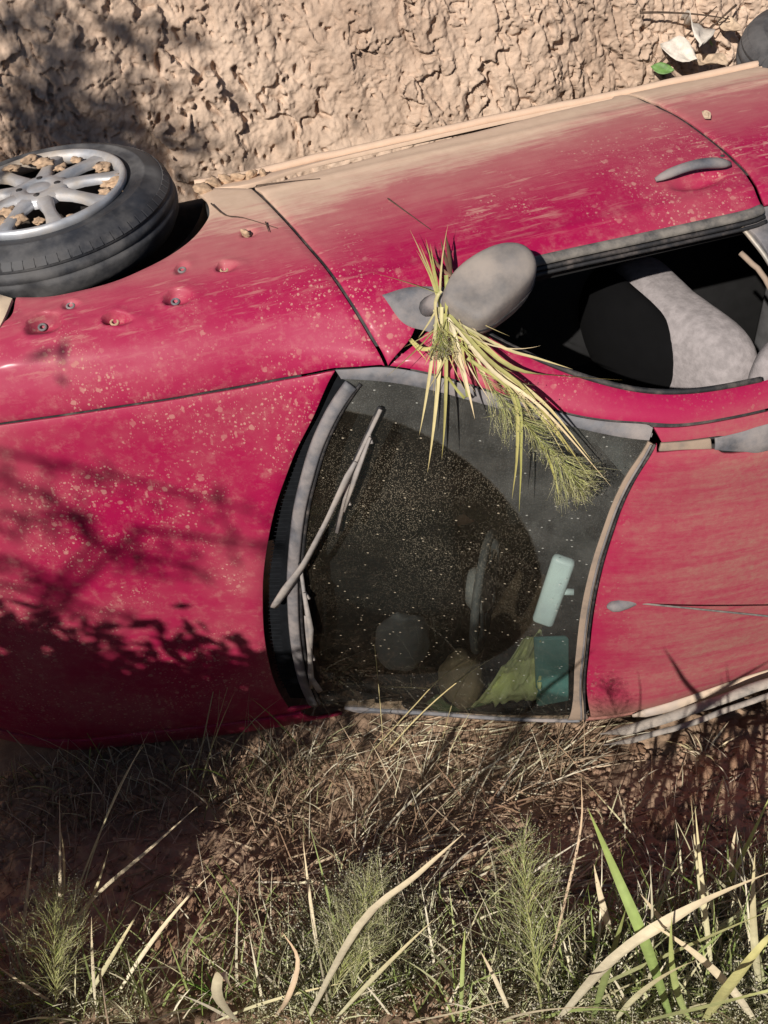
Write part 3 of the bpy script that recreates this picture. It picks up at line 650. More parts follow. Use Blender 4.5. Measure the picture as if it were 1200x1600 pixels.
# wheel-arch liner, underside, suspension strut
k = MB(); n = 24; V = []
for j, yy in enumerate((.77,.40)):
    for i in range(n+1):
        a = math.radians(12+150*i/n); V.append((.03+.43*math.cos(a), yy, .22+.46*math.sin(a)))
k.add(V, [(i, i+1, n+2+i, n+1+i) for i in range(n)]); k.build('wheel_arch_liner', DARKM, car)
k = MB(); k.box((.03,.40,.42), (.45,.004,.30)); k.build('inner_wing', DARKM, car)
k = MB(); k.box((1.25,-.02,.16), (1.75,.70,.02)); k.build('underbody', DARKM, car, bevel=.01)
k = MB(); k.tube([(.05,.30,.20),(.05,.70,.215)], .03, 10); k.tube([(.05,.66,.22),(.10,.5,.62)], .028, 10); k.build('suspension_strut', DARKM, car)
k = MB(); k.tube([(2.46,-.70,.2),(2.46,.70,.2)], .035, 10); k.build('rear_axle', DARKM, car)
# front end (beyond the left edge of the photograph)
k = MB(); P = [(-.22,.79,.36),(-.45,.775,.36),(-.68,.70,.36),(-.80,.5,.36),(-.85,.2,.36),(-.86,-.1,.36),(-.85,-.3,.36),(-.80,-.55,.36),(-.66,-.76,.36),(-.35,-.84,.36)]
k.tube(P, .16, 14, flat=.28, ref=(0,1,0)); 
V = np.concatenate(k.V); V[:,2] = .36+(V[:,2]-.36); k.build('front_bumper', PAINT, car, sub=1)
for s in (1,-1):
    k = MB(); k.ico((-.60,s*.58,.56), .17, 3, 0, 0, (.75,.8,.55)); k.build('headlight', plain('headlight_lens', (.5,.52,.55), .15, .1), car)
bl = panel('bonnet_front_panel', [[U(-.745,.70),U(-.77,1.),U(-.745,1.30)], [U(-.745,1.30),U(-.775,1.5),U(-.775,1.9)], [U(-.775,1.9),U(-.778,1.0),U(-.775,.10)], [U(-.775,.10),U(-.775,.4),U(-.745,.70)]], PAINT, car, step=.04)
panel('headlight', [[(20,468),(5,503),(-30,560)], [(-30,560),(-60,530)], [(-60,530),(-40,470),(0,462)], [(0,462),(20,468)]], plain('dusty_lens', (.45,.36,.27), .5, .2, 20., .1, .5, dustcol=(.6,.46,.33)), car, off=.004, step=.012)
# left-hand flank lying on the ground, tail
for nm, a, b in (('left_front_door',.63,1.66),('left_rear_door',1.67,2.4),('left_rear_quarter',2.41,3.04)):
    panel(nm, [[U(a,1.505),U((a+b)/2,1.5),U(b,1.5)], [U(b,1.5),U(b,1.94)], [U(b,1.94),U(a,1.94)], [U(a,1.94),U(a,1.505)]], PAINT, car, step=.04)
panel('left_window_frame', [[U(.72,1.345),U(1.25,1.335),U(2.35,1.335)], [U(2.35,1.335),U(2.45,1.49)], [U(2.45,1.49),U(1.5,1.49),U(.72,1.49)], [U(.72,1.49),U(.72,1.345)]], RUB, car, off=-.01, step=.04)
k = MB(); S = skin(np.full(41, 3.04), np.linspace(0, 2, 41)); k.add(np.concatenate([S, [(3.12,0,.7)]]), [(i, i+1, 41) for i in range(40)]+[(40, 0, 41)]); k.build('tailgate', PAINT, car)
# dark strips behind the panel gaps
def backing(pts, w_=.02, off=-.009):
    q = uvline(pts); d = np.gradient(q, axis=0); d /= np.linalg.norm(d, axis=1)[:,None]; n = np.stack([-d[:,1], d[:,0]], 1); V = []
    for a in (-w_, w_):
        p = q+n*a; V.append(skin(p[:,0], p[:,1]/VS)+skin_n(p[:,0], p[:,1]/VS)*off)
    m = len(q); mesh('seam_backing', np.concatenate(V), [(i, i+1, m+i+1, m+i) for i in range(m-1)], RUB, car)
backing(front+seam[:-1], .012); backing(seam_d[:-1], .012); backing(rear_seam[:-1], .014); backing([(640,578),(800,622),(1000,661),(1060,666),(1200,641)], .010, -.012)
backing([(1036,707),(1116,703.5),(1200,702.5)], .010, -.012); backing([(1040,692),(1112,684),(1200,665)], .008, -.012)
# cabin: floor, firewall, lining, dashboard, seats
xs = np.linspace(.46, 2.95, 30); vv = np.concatenate([np.linspace(1.335, 1.98, 16)]); V = []
for x in xs:
    p = skin(np.full(len(vv), x), vv)-skin_n(np.full(len(vv), x), vv)*.045; V += list(p)
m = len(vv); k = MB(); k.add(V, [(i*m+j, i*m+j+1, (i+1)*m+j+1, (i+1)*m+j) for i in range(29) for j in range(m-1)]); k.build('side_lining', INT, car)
xs = np.linspace(1.28, 2.95, 24); vv = np.linspace(.75, 1.27, 18); V = []
for x in xs:
    p = skin(np.full(len(vv), x), vv)-skin_n(np.full(len(vv), x), vv)*.03; V += list(p)
m = len(vv); k = MB(); k.add(V, [(i*m+j, i*m+j+1, (i+1)*m+j+1, (i+1)*m+j) for i in range(23) for j in range(m-1)]); k.build('headliner', LINER, car)
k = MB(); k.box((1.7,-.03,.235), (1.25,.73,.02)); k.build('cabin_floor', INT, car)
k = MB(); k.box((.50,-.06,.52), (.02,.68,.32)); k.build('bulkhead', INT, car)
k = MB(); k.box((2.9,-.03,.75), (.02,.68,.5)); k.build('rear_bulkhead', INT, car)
k = MB(); prof = [(.50,.92),(.62,.955),(.78,.965),(.92,.93),(.97,.86),(.95,.70),(.90,.55),(.55,.5)]; ys = np.linspace(-.76, .70, 26); V = []
for yy in ys:
    hmp = .05*math.exp(-((yy+.38)/.17)**2)
    V += [(x, yy, z+hmp*(1 if x > .6 and z > .8 else 0)) for x, z in prof]
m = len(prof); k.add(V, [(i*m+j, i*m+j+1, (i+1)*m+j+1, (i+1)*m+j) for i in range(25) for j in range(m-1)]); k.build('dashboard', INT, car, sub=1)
SHADEK = plain('seat_shade_black', (.004,.004,.0045), .95, .1, 20., 0, 0, spec=.1)  # near-black that paints shade onto the seats
def seat(yc, mat, name='front_seat', dx=0., parts=True):
    s = empty(name); s.parent = car
    def pad(nm, c, half, tilt=0., e=.5, mt=None):
        k = MB(); k.ico((0,0,0), 1., 4); V = k.V[0]; V = np.sign(V)*np.abs(V)**e; V /= np.max(np.abs(V)); V *= np.asarray(half)
        V[:,0] += .03*(V[:,1]/half[1])**2-.02*np.cos(V[:,2]/half[2]*3); k.V[0] = V
        o = k.build(nm, mt or mat, s); o.matrix_local = Matrix.Translation(Vector(c)) @ Matrix.Rotation(tilt, 4, 'Y'); return o
    pad('seat_cushion', (1.34+dx,yc,.46), (.24,.22,.075), -.12, .5, INT)  # cushion coloured dark to stand for the shadow of mirror and door
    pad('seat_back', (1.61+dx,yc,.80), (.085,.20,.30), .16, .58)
    pad('seat_shade_pad', (1.50+dx,yc+.03,.72), (.055,.17,.235), .16, .9, SHADEK)  # black pad shaped like the wing mirror's shadow on the seat back
    pad('headrest', (1.70+dx,yc+.13,1.15), (.045,.12,.060), .15, .55)
    return s
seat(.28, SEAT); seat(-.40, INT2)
k = MB(); k.box((2.4,-.03,.50), (.25,.62,.08)); k.box((2.68,-.03,.80), (.08,.62,.30)); k.build('rear_bench', INT2, car, bevel=.03)
# steering wheel on the lower side
sw = empty('steering_wheel'); sw.parent = car
sc_ = np.array([1.02,-.40,.92]); n1 = np.array([.86,0,.5]); t1 = np.array([0,1,0]); t2 = np.cross(n1, t1)
k = MB(); k.tube([sc_+.185*(t1*math.cos(a)+t2*math.sin(a)) for a in np.linspace(0, 2*math.pi, 41)], .014, 10, caps=False, ref=n1); k.build('wheel_ring', INT2, sw)
k = MB(); k.ico(sc_-n1*.02, .085, 3, 0, 0, (.6,1,.8)); k.build('wheel_hub', plain('grey_hub', (.26,.25,.25), .7, .15), sw)
k = MB()
for a in (.2, 2.9, 4.7): k.tube([sc_-n1*.01, sc_+.18*(t1*math.cos(a)+t2*math.sin(a))], .016, 8, flat=.5, ref=n1)
k.build('wheel_spoke', INT2, sw)
k = MB(); bc = ray(640,1000); bc = CC+bc*((-.42-CC[1])/bc[1]); k.ico(bc-np.array([.02,0,.0]), .12, 4, .25, 4, (.75,1.1,.42)); k.build('instrument_hood', plain('binnacle_grey', (.15,.145,.15), .8, .2, 12.), car)
# rear-view mirror behind the glass, sun visor, loose things in the cabin
def inn(px, py, d):   # point d metres beneath the skin along the line of sight
    x, v = px2uv(px, py); return skin(x, v)[0]+ray(px, py)*d
rv = empty('rear_view_mirror'); rv.parent = car
a, b = inn(882,872,.05), inn(848,972,.05); ax = (b-a)/np.linalg.norm(b-a); nf = -ray(865,920); sx = np.cross(ax, nf); sx /= np.linalg.norm(sx); nf = np.cross(sx, ax)
PB = plain('pale_blue_plastic', (.80,.92,.97), .45, .08, 10.)
k = MB(); k.box((a+b)/2, (np.linalg.norm(b-a)/2,.030,.016), [ax, sx, nf]); k.build('mirror_housing', PB, rv, bevel=.012)
k = MB(); k.box((a+b)/2-nf*.017, (np.linalg.norm(b-a)/2-.008,.025,.002), [ax, sx, nf]); k.build('mirror_glass', CHROME, rv)
k = MB(); k.tube([(a+b)/2, (a+b)/2+np.array([.05,0,.02])], .010, 8); k.build('mirror_stem', PB, rv)
TEAL = plain('sun_visor_teal', (.20,.46,.44), .7, .1, 14.)
vis = [inn(838,1000,.06), inn(890,998,.05), inn(890,1096,.05), inn(842,1105,.06)]
k = MB(); k.add([p for p in vis]+[p-np.array([.004,0,.018]) for p in vis], [(0,1,2,3),(7,6,5,4),(0,4,5,1),(1,5,6,2),(2,6,7,3),(3,7,4,0)]); k.build('sun_visor', TEAL, car, bevel=.006)
bpy.context.view_layer.update()

# ============================================================ the ditch: ground, clay bank
ANG = math.radians(16.12); EU = np.array([math.cos(ANG), math.sin(ANG), 0]); EW = np.array([math.sin(ANG), -math.cos(ANG), 0]); UPV = np.array([0,0,1.])
def dw(u, w, h): return np.asarray(u)[...,None]*EU+np.asarray(w)[...,None]*EW+np.asarray(h)[...,None]*UPV
def wd(p): p = np.asarray(p); return p@EU, p@EW, p[...,2]
CAMW = c2w(CC); CU, CWW, CH = wd(CAMW)
GW = np.array([-60,-6,-.7,-.3,1.10,1.30,1.6,2.0,2.4,2.8,3.2,4.0,6,20,60.])
GH = np.array([-.93,-.93,-.93,-.90,-.87,-.80,-.65,-.44,-.20,.03,.20,.33,.5,.7,.9])
def ground_h(u, w):
    u = np.asarray(u, float); w = np.asarray(w, float)
    h = np.interp(w, GW, GH)
    for d in (-.12,.12): h = h+np.interp(w+d, GW, GH)
    h = h/3+.06*np.clip(u, -2, 4)
    h = h+.5*sstep(-.75, -1.6, u)*sstep(2.1, 3.0, w)
    s = np.stack([u, w, 0*u], -1).reshape(-1,3)
    n = .045*fbm(s*1.7, 3)+.03*fbm(s*5.5+9, 3)
    h = h+n.reshape(u.shape)*sstep(.7, 1.4, w)
    h = h+.07*np.exp(-((u-1.75)/.35)**2-((w-1.62)/.22)**2)          # spoil heaped by the roof
    return h
def clay_mat(name, dark, light, sc=1., rough=.95, spots=True):
    m = MT(name); n1 = m.noise(1.6*sc, 6, .6); n2 = m.noise(14*sc, 6, .65); n3 = m.noise(90*sc, 4, .6)
    c = m.mix(m.rng(n1, .32, .68), dark, light); c = m.mix(m.math('MULTIPLY', m.rng(n2, .35, .75), .55), c, tuple(min(1,q*1.18) for q in light))
    c = m.mix(m.math('MULTIPLY', m.rng(n3, .5, .8), .35), c, tuple(q*.72 for q in dark))
    b = m.bsdf(Base_Color=c, Roughness=rough); b.inputs['Specular IOR Level'].default_value = .15
    h = m.math('ADD', m.math('MULTIPLY', n2, .6), m.math('MULTIPLY', n3, .4)); m.put(b.inputs['Normal'], m.bump(h, .8, .006)); return m.m
CLAY = clay_mat('dry_clay', (.33,.235,.175), (.52,.395,.305))
SOIL = clay_mat('loose_soil', (.19,.13,.092), (.36,.25,.17), 1.6)
def axis(dense, lo, hi, step, far, grow=1.35):
    a = list(np.arange(lo, hi, step)); s = step
    x = hi
    while x < far: a.append(x); s *= grow; x += s
    a.append(far); s = step; x = lo; b = []
    while x > -far: s *= grow; x -= s; b.append(max(x, -far))
    return np.array(sorted(set(b+a)))
def gridmesh(name, P, mat):
    a, b = P.shape[:2]; i, j = np.meshgrid(np.arange(a-1), np.arange(b-1), indexing='ij'); q = (i*b+j).ravel()
    return mesh(name, P.reshape(-1,3), np.stack([q, q+b, q+b+1, q+1], 1), mat)
# near side: ditch floor and the bank under the photographer
ua = axis(0, -.9, 2.5, .0065, 60); wa = np.concatenate([[-.62,-.4,-.1,.2,.5,.7], np.arange(.78, 2.65, .0064), [2.8,2.9,3.0,3.2,3.5,4,5,7,10,15,25,40,60]])
Ug, Wg = np.meshgrid(ua, wa, indexing='ij'); Hg = ground_h(Ug, Wg)
pp = np.stack([Ug.ravel(), Wg.ravel(), Ug.ravel()*0], 1)
near = (sstep(.75, .95, Wg)*sstep(2.9, 2.6, Wg)*sstep(-1.4, -.9, Ug)*sstep(3.0, 2.5, Ug)).ravel()
d1, d2, idn = worley(pp[:,:2]*np.array([26,26])+.35*np.stack([fbm(pp*30, 2), fbm(pp*30+5, 2)], 1), 3)
e1, e2, idm = worley(pp[:,:2]*62+.3*np.stack([fbm(pp*60, 2), fbm(pp*60+5, 2)], 1), 4)
lump = np.clip(.55-d1, 0, 1)*(idn > .35)*(.2+idn)*.017+np.clip(.55-e1, 0, 1)*(idm > .3)*.009
Hd = (lump+.022*fbm(pp*19, 4, .6)+.018*np.abs(fbm(pp*8+3, 3)))*near
ground = gridmesh('ground', dw(Ug, Wg, Hg+Hd.reshape(Hg.shape)), SOIL); tag(ground, kind='structure')
# far side: steep clay bank
PW = np.array([(-.30,-1.0),(-.40,-.9),(-.62,-.3),(-.78,.3),(-.90,.9),(-1.0,1.35),(-1.12,1.55),(-1.5,1.66),(-3,1.72),(-60,2.2)])
seg = np.r_[0, np.cumsum(np.hypot(*np.diff(PW, axis=0).T))]
sa = np.concatenate([np.arange(0, .35, .03), np.arange(.35, 2.1, .0048), np.arange(2.2, 3, .05), [3.2,3.6,4.2,5,7,10,15,25,40,seg[-1]]])
ub = axis(0, -.95, 3.0, .0048, 60)
Ub, Sb = np.meshgrid(ub, sa, indexing='ij'); Wb = np.interp(Sb, seg, PW[:,0]); Hb = np.interp(Sb, seg, PW[:,1])
q = np.stack([Ub.ravel(), Sb.ravel(), Ub.ravel()*0], 1)
wob = np.stack([fbm(q*13, 3), fbm(q*13+7, 3), q[:,2]], 1)
tilt = q.copy(); tilt[:,0] = q[:,0]+.30*q[:,1]                 # spade marks lean a little
st = tilt*np.array([1,.55,1])
D = .085*fbm(q*np.array([1.6,1.1,1]), 3)+.05*fbm(st*4.5+3, 4)
sel = sstep(-.15, .25, fbm(q*np.array([3.3,2.5,1])+50, 3))      # smoother, smeared zones beside broken ones
for fr, sd, stp, tlt, wb in ((7,15,.026,.055,.8),(21,5,.008,.018,1.0),(52,6,.0050,.012,1.2),(118,7,.0036,.008,1.4)):
    a1, a2, ai = worley(st[:,:2]*fr+wob[:,:2]*wb, sd); amp = (.35+.65*sel) if fr > 20 else 1.
    D += amp*(stp*(ai-.5)+tlt*worley.tilt)-.10*stp*sstep(.10, .0, a2-a1)*amp
    if sd == 6: pit = sstep(.80, .95, ai)*sstep(.42, .20, a1)
    if sd == 5: pit2 = sstep(.93, .97, ai)*sstep(.40, .15, a1)
D += .009*fbm(q*38, 4, .6)+.0026*fbm(q*150, 2)
cr = fbm(st*np.array([11,5.5,1])+21, 3); crack = sstep(.035, .0, np.abs(fbm(st*np.array([8,2.6,1])+40, 4)))*sstep(.08, .3, cr)
D -= .030*crack*sel+.022*pit+.034*pit2
rough_r = sstep(1.1, 1.9, q[:,0])                               # scored, flakier clay to the right
r1, r2, ri = worley(np.stack([tilt[:,0]*34, tilt[:,1]*7], 1)+wob[:,:2]*.7, 9)
D += rough_r*(.030*(ri-.5)+.012*np.clip(.6-r1, 0, 1))
D *= (sstep(2.3, 2.0, Sb)*sstep(-3, -1, Ub)*sstep(5, 3.3, Ub)).ravel()*.97+.03
slope = np.gradient(np.interp(sa, seg, PW[:,0]), sa), np.gradient(np.interp(sa, seg, PW[:,1]), sa)
nw, nh = slope[1], -slope[0]; L = np.hypot(nw, nh); nw, nh = nw/L, nh/L
Dm = D.reshape(Ub.shape)
bank = gridmesh('clay_bank', dw(Ub, Wb+Dm*nw[None,:], Hb+.045*np.clip(Ub,-2,4)+Dm*nh[None,:]), CLAY); tag(bank, kind='structure')

# ============================================================ plants
def leafy_mat(name, rough=.6, trans=.16, spec=.3):
    m = MT(name); a = m.N('Attribute', attribute_name='tint'); n = m.noise(60., 3)
    c = m.mix(m.rng(n, .3, .7), m.mix(.3, a.outputs['Color'], (.5,.5,.5), 'MULTIPLY'), a.outputs['Color'])
    b = m.N('BsdfPrincipled'); m.put(b.inputs['Base Color'], c); b.inputs['Roughness'].default_value = rough; b.inputs['Specular IOR Level'].default_value = spec
    t = m.N('BsdfTranslucent'); m.put(t.inputs[0], c); x = m.N('MixShader'); x.inputs[0].default_value = trans
    m.put(x.inputs[1], b); m.put(x.inputs[2], t); m.t.links.new(x.outputs[0], m.out.inputs[0]); return m.m
GRASS = leafy_mat('grass_blade'); STRAW = leafy_mat('dry_straw', .8, .15, .15)
GREEN = [(.22,.30,.08),(.30,.36,.12),(.38,.42,.19),(.27,.33,.12),(.43,.44,.25)]
PALE = [(.66,.61,.43),(.72,.66,.49),(.56,.52,.33),(.74,.68,.53)]
DRY = [(.36,.25,.16),(.44,.33,.23),(.30,.20,.13),(.50,.40,.28),(.24,.15,.10)]
def bez(P, n):
    P = np.asarray(P, float); t = np.linspace(0, 1, n)
    if len(P) == 3:
        t = t[:,None]; return (1-t)**2*P[0]+2*t*(1-t)*P[1]+t*t*P[2]
    s = np.linspace(0, 1, len(P)); M = len(P)-1; T = np.empty_like(P); T[0] = P[1]-P[0]; T[-1] = P[-1]-P[-2]
    if M > 1: T[1:-1] = (P[2:]-P[:-2])/2
    out = []
    for q in t:
        i = min(int(q*M), M-1); f = q*M-i
        out.append((2*f**3-3*f**2+1)*P[i]+(f**3-2*f**2+f)*T[i]+(-2*f**3+3*f**2)*P[i+1]+(f**3-f**2)*T[i+1])
    return np.array(out)
class GB:
    """collects blades, stalks and seeds with a tint per vertex"""
    def __init__(s): s.V = []; s.F = []; s.C = []; s.n = 0
    def _put(s, V, F, col):
        V = np.asarray(V).reshape(-1,3); s.V.append(V); s.F.append(np.asarray(F)+s.n); s.C.append(np.broadcast_to(np.asarray(col, float), (len(V),3))); s.n += len(V)
    def blade(s, P, width, col, seg=9, side=None, fold=.25, base=.55, twist=0., tipcol=None):
        L = bez(P, seg+1); T = np.gradient(L, axis=0); T /= np.linalg.norm(T, axis=1)[:,None]+1e-9
        sd = np.array(side if side is not None else RNG.normal(size=3), float); t = np.linspace(0, 1, seg+1)
        wd_ = width*np.minimum(1, base+(1-base)*t/.3)*np.clip(1-((t-.35)/.65).clip(0)**1.6, .02, 1)
        V = []
        for i in range(seg+1):
            a = sd-T[i]*(sd@T[i]); a /= np.linalg.norm(a)+1e-9; b = np.cross(T[i], a)
            if twist: c, q = math.cos(twist*t[i]), math.sin(twist*t[i]); a, b = a*c+b*q, b*c-a*q
            V += [L[i]-a*wd_[i]/2+b*fold*wd_[i]/2, L[i], L[i]+a*wd_[i]/2+b*fold*wd_[i]/2]
        F = [(i*3+j, i*3+j+1, i*3+j+4, i*3+j+3) for i in range(seg) for j in (0,1)]
        C = np.repeat(np.asarray(col, float)[None], len(V), 0); C *= np.tile([.86,1.18,.92], seg+1)[:,None]; C *= (1+.12*RNG.normal(size=seg+1)).repeat(3)[:,None]
        if tipcol is None: tipcol = np.asarray(col)*np.array([1.12,.98,.85])
        if tipcol is not None: tt = np.repeat(t, 3)[:,None]; C = C*(1-tt)+np.asarray(tipcol)*tt
        s._put(V, F, C)
    def many(s, root, mid, tip, width, col, seg=4):
        """thin blades, vectorised; two vertices per row"""
        n = len(root); t = np.linspace(0, 1, seg+1)[None,:,None]
        L = (1-t)**2*root[:,None]+2*t*(1-t)*mid[:,None]+t*t*tip[:,None]
        sd = RNG.normal(size=(n,3)); ax = tip-root; ax /= np.linalg.norm(ax, axis=1)[:,None]+1e-9; sd -= ax*(sd*ax).sum(1)[:,None]; sd /= np.linalg.norm(sd, axis=1)[:,None]+1e-9
        wv = np.asarray(width)[...,None]*np.clip(1-np.linspace(0,1,seg+1)**2, .06, 1)[None,:]
        wv = np.broadcast_to(wv, (n,seg+1))[...,None]*.5
        V = np.stack([L-sd[:,None]*wv, L+sd[:,None]*wv], 2).reshape(-1,3)
        q = (np.arange(n)[:,None]*(2*(seg+1))+np.arange(seg)[None,:]*2).ravel()
        s._put(V, np.stack([q, q+1, q+3, q+2], 1), np.repeat(np.asarray(col).reshape(-1,3) if np.ndim(col) > 1 else np.tile(col, (n,1)), 2*(seg+1), 0))
    def dots(s, P, r, col):
        n = len(P); o = np.array([(1,0,0),(-.5,.87,0),(-.5,-.87,0),(0,0,1.7),(0,0,-1.4)])*1.
        V = P[:,None]+o[None]*np.broadcast_to(np.asarray(r), (n,))[:,None,None]; b = np.arange(n)[:,None]*5
        for f in ((0,1,3,3),(1,2,3,3),(2,0,3,3),(1,0,4,4),(2,1,4,4),(0,2,4,4)):
            pass
        F = np.concatenate([b+np.array([[0,1,3,1]])*0+np.array([[0,3,1,4]]), b+np.array([[1,3,2,4]]), b+np.array([[2,3,0,4]])])
        s._put(V.reshape(-1,3), F, np.repeat(np.asarray(col).reshape(-1,3) if np.ndim(col) > 1 else np.tile(col, (n,1)), 5, 0))
    def build(s, name, mat, parent=None, origin=None):
        V = np.concatenate(s.V); F = np.concatenate(s.F); C = np.concatenate(s.C)
        if origin is not None and parent is None: V = V-origin
        o = mesh(name, V, F, mat, parent, True, C)
        if origin is not None and parent is None: o.location = origin
        return o
def pick(L, n=None):
    if n is None: return np.array(L[RNG.integers(len(L))])*RNG.uniform(.85,1.15)
    return np.array(L)[RNG.integers(len(L), size=n)]*RNG.uniform(.8,1.2,(n,1))
_gu, _gw = np.meshgrid(np.linspace(-1.2,2.8,401), np.linspace(.80,3.0,271), indexing='ij'); _gh = ground_h(_gu, _gw); _G3 = dw(_gu, _gw, _gh).reshape(-1,3); _Gp = project(_G3@RW); _Gd = np.linalg.norm(_G3-CAMW, axis=1)
def gpx(px, py):
    """the ground point seen at a photo pixel (world)"""
    k = np.argmin((_Gp[:,0]-px)**2+(_Gp[:,1]-py)**2+30*_Gd); return CAMW+c2w(ray(px, py))*_Gd[k]
def rpx(px, py, d): return CAMW+c2w(ray(px, py))*d      # point d metres out along a photo pixel's line
def gdist(px, py): return float(np.linalg.norm(gpx(px, py)-CAMW))
def gset(P):
    u, w_, h = wd(P); Q = P.copy(); Q[:,2] = ground_h(u, w_); return Q
def leaf_blade(g, root_px, pts, width, col, tip=None, fold=.3, twist=0., seg=12):
    """a blade rooted on the ground at a pixel, passing pixels (px,py,height toward the eye as fraction of the root's distance)"""
    r = gpx(*root_px); D = np.linalg.norm(r-CAMW); P = [r]+[rpx(px, py, D*(1-f)) for px, py, f in pts]
    g.blade(P, width, col, seg, side=c2w(RC[0])*.9+np.array([0,0,.2]), fold=fold, twist=twist, tipcol=tip)
def panicle(g, P, n, spread, hairs=3, seeds=True, col=(.40,.42,.17), rr=.0011):
    """feathery seed head: fine branchlets leaving a stalk, each with seeds at its ends"""
    L = bez(P, 30); ts = RNG.uniform(.18, 1, n); idx = (ts*29).astype(int); root = L[idx]; T = np.gradient(L, axis=0)[idx]; T /= np.linalg.norm(T, axis=1)[:,None]
    dirs = RNG.normal(size=(n,3)); dirs -= T*(dirs*T).sum(1)[:,None]; dirs /= np.linalg.norm(dirs, axis=1)[:,None]
    ln = spread*(1.15-ts)*RNG.uniform(.45,1.1,n)+spread*.15
    tip = root+T*(ln*.95)[:,None]+dirs*(ln*.66)[:,None]; mid = root+T*(ln*.6)[:,None]+dirs*(ln*.2)[:,None]
    g.many(root, mid, tip, np.full(n, .0010), pick([col,(.34,.38,.12),(.46,.44,.22)], n), 4)
    S = [tip]
    for k in range(hairs):
        f = RNG.uniform(.45,.95,n)[:,None]; r2 = (1-f)**2*root+2*f*(1-f)*mid+f*f*tip; d2 = RNG.normal(size=(n,3))*.45+dirs*.5+T*.8; l2 = ln*RNG.uniform(.16,.4,n)
        t2 = r2+d2*l2[:,None]; g.many(r2, (r2+t2)/2, t2, np.full(n, .0008), pick([col,(.5,.48,.28)], n), 2); S.append(t2)
    if seeds:
        S = np.concatenate(S); g.dots(S, RNG.uniform(.7,1.3,len(S))*rr*1.5, pick([(.55,.52,.36),(.48,.46,.28),(.60,.56,.44)], len(S)))

# ---- tall pale grass and feathery seed heads in the foreground (each plant is a thing)
def plant(name, label, cat, root_px, fill, mats=(GRASS,), group=None, kind_parts=('blades','seed_head')):
    o = gpx(*root_px); e = empty(name, o); tag(e, label, cat, group)
    gs = [GB() for _ in kind_parts]; fill(*gs)
    for g, nm in zip(gs, kind_parts):
        if g.n: 
            V = np.concatenate(g.V)-o; ob = mesh(nm, V, np.concatenate(g.F), GRASS, e, True, np.concatenate(g.C))
    return e
def tuftfill(root, n, h, wid, cols, lean=(0,0), spread=.5):
    def f(b, s):
        r0 = gpx(*root)
        for i in range(n):
            a = RNG.uniform(0, 2*math.pi); rr = RNG.uniform(0, .03); r = r0+np.array([math.cos(a)*rr, math.sin(a)*rr, -.01]); H = h*RNG.uniform(.5,1.1)
            d = np.array([math.cos(a), math.sin(a), 0])*spread*RNG.uniform(.4,1.2)+np.array([lean[0], lean[1], 0])
            b.blade([r, r+d*H*.35+UPV*H*.62, r+d*H*RNG.uniform(.8,1.3)+UPV*H*RNG.uniform(.6,1.0)], wid*RNG.uniform(.6,1.2), pick(cols), 8, fold=.3)
    return f
LBc = (.74,.69,.52); LGc = (.40,.50,.20); LPc = (.64,.63,.42); LTc = (.62,.50,.36)
# left feathery plant
def p_left(b, s):
    st = [gpx(88,1592), rpx(84,1480,gdist(88,1592)*.90), rpx(88,1400,gdist(88,1592)*.84)]
    b.blade(st, .008, (.42,.44,.20), 10, fold=.6)
    panicle(s, [rpx(90,1600,gdist(88,1592)*.96), rpx(82,1490,gdist(88,1592)*.90), rpx(86,1385,gdist(88,1592)*.83)], 190, .19)
    for root, pts, w_, c in [((90,1500),[(95,1400,.12),(93,1243,.18)],0.0088,LBc),((88,1470),[(110,1350,.12),(92,1290,.16)],0.0080,LPc),
        ((80,1480),[(150,1400,.12),(230,1330,.17),(308,1260,.20)],0.0104,LBc),((30,1500),[(42,1400,.1),(54,1300,.14)],0.0088,LBc),((95,1470),[(150,1290,.12),(235,1140,.16)],0.0048,LPc),
        ((110,1470),[(160,1240,.10),(232,1156,.14)],0.0040,LPc),((85,1570),[(40,1545,.10),(-10,1505,.14)],0.0152,LBc),((130,1570),[(175,1495,.10),(222,1415,.15)],0.0120,LPc),((180,1560),[(250,1440,.10),(330,1365,.16)],0.0112,LBc),((90,1500),[(150,1410,.1),(170,1325,.13)],0.0096,LPc),((40,1480),[(20,1440,.05),(12,1400,.05)],0.0056,LPc),((150,1580),[(142,1500,.1),(143,1432,.12)],0.0080,LBc)]:
        leaf_blade(b, root, pts, w_, pick([c]), fold=.35)
plant('feathery_grass', 'feathery pale green seed-head grass growing in the shade below the hood', 'grass', (88,1592), p_left)
def p_mid(b, s):
    D = gdist(500,1598)
    for sh in (0, 34): panicle(s, [rpx(505+sh,1600,D*.9), rpx(545+sh*.6,1480,D*.86), rpx(580+sh*.3,1370,D*.82)], 170, .16, col=(.42,.44,.22))
    for root, pts, w_, c in [((478,1598),[(560,1450,.25),(650,1370,.32),(725,1302,.36)],0.0176,LBc),((520,1598),[(600,1510,.2),(680,1435,.26)],0.0136,LPc),((500,1510),[(485,1420,.1),(473,1310,.16)],0.0088,LBc),((430,1590),[(450,1560,.1),(465,1500,.12),(440,1455,.13)],0.0128,LTc)]:
        leaf_blade(b, root, pts, w_, pick([c]), fold=.35)
plant('feathery_grass', 'feathery grass crossed by a long bent buff blade, beside the bright green tuft', 'grass', (500,1590), p_mid)
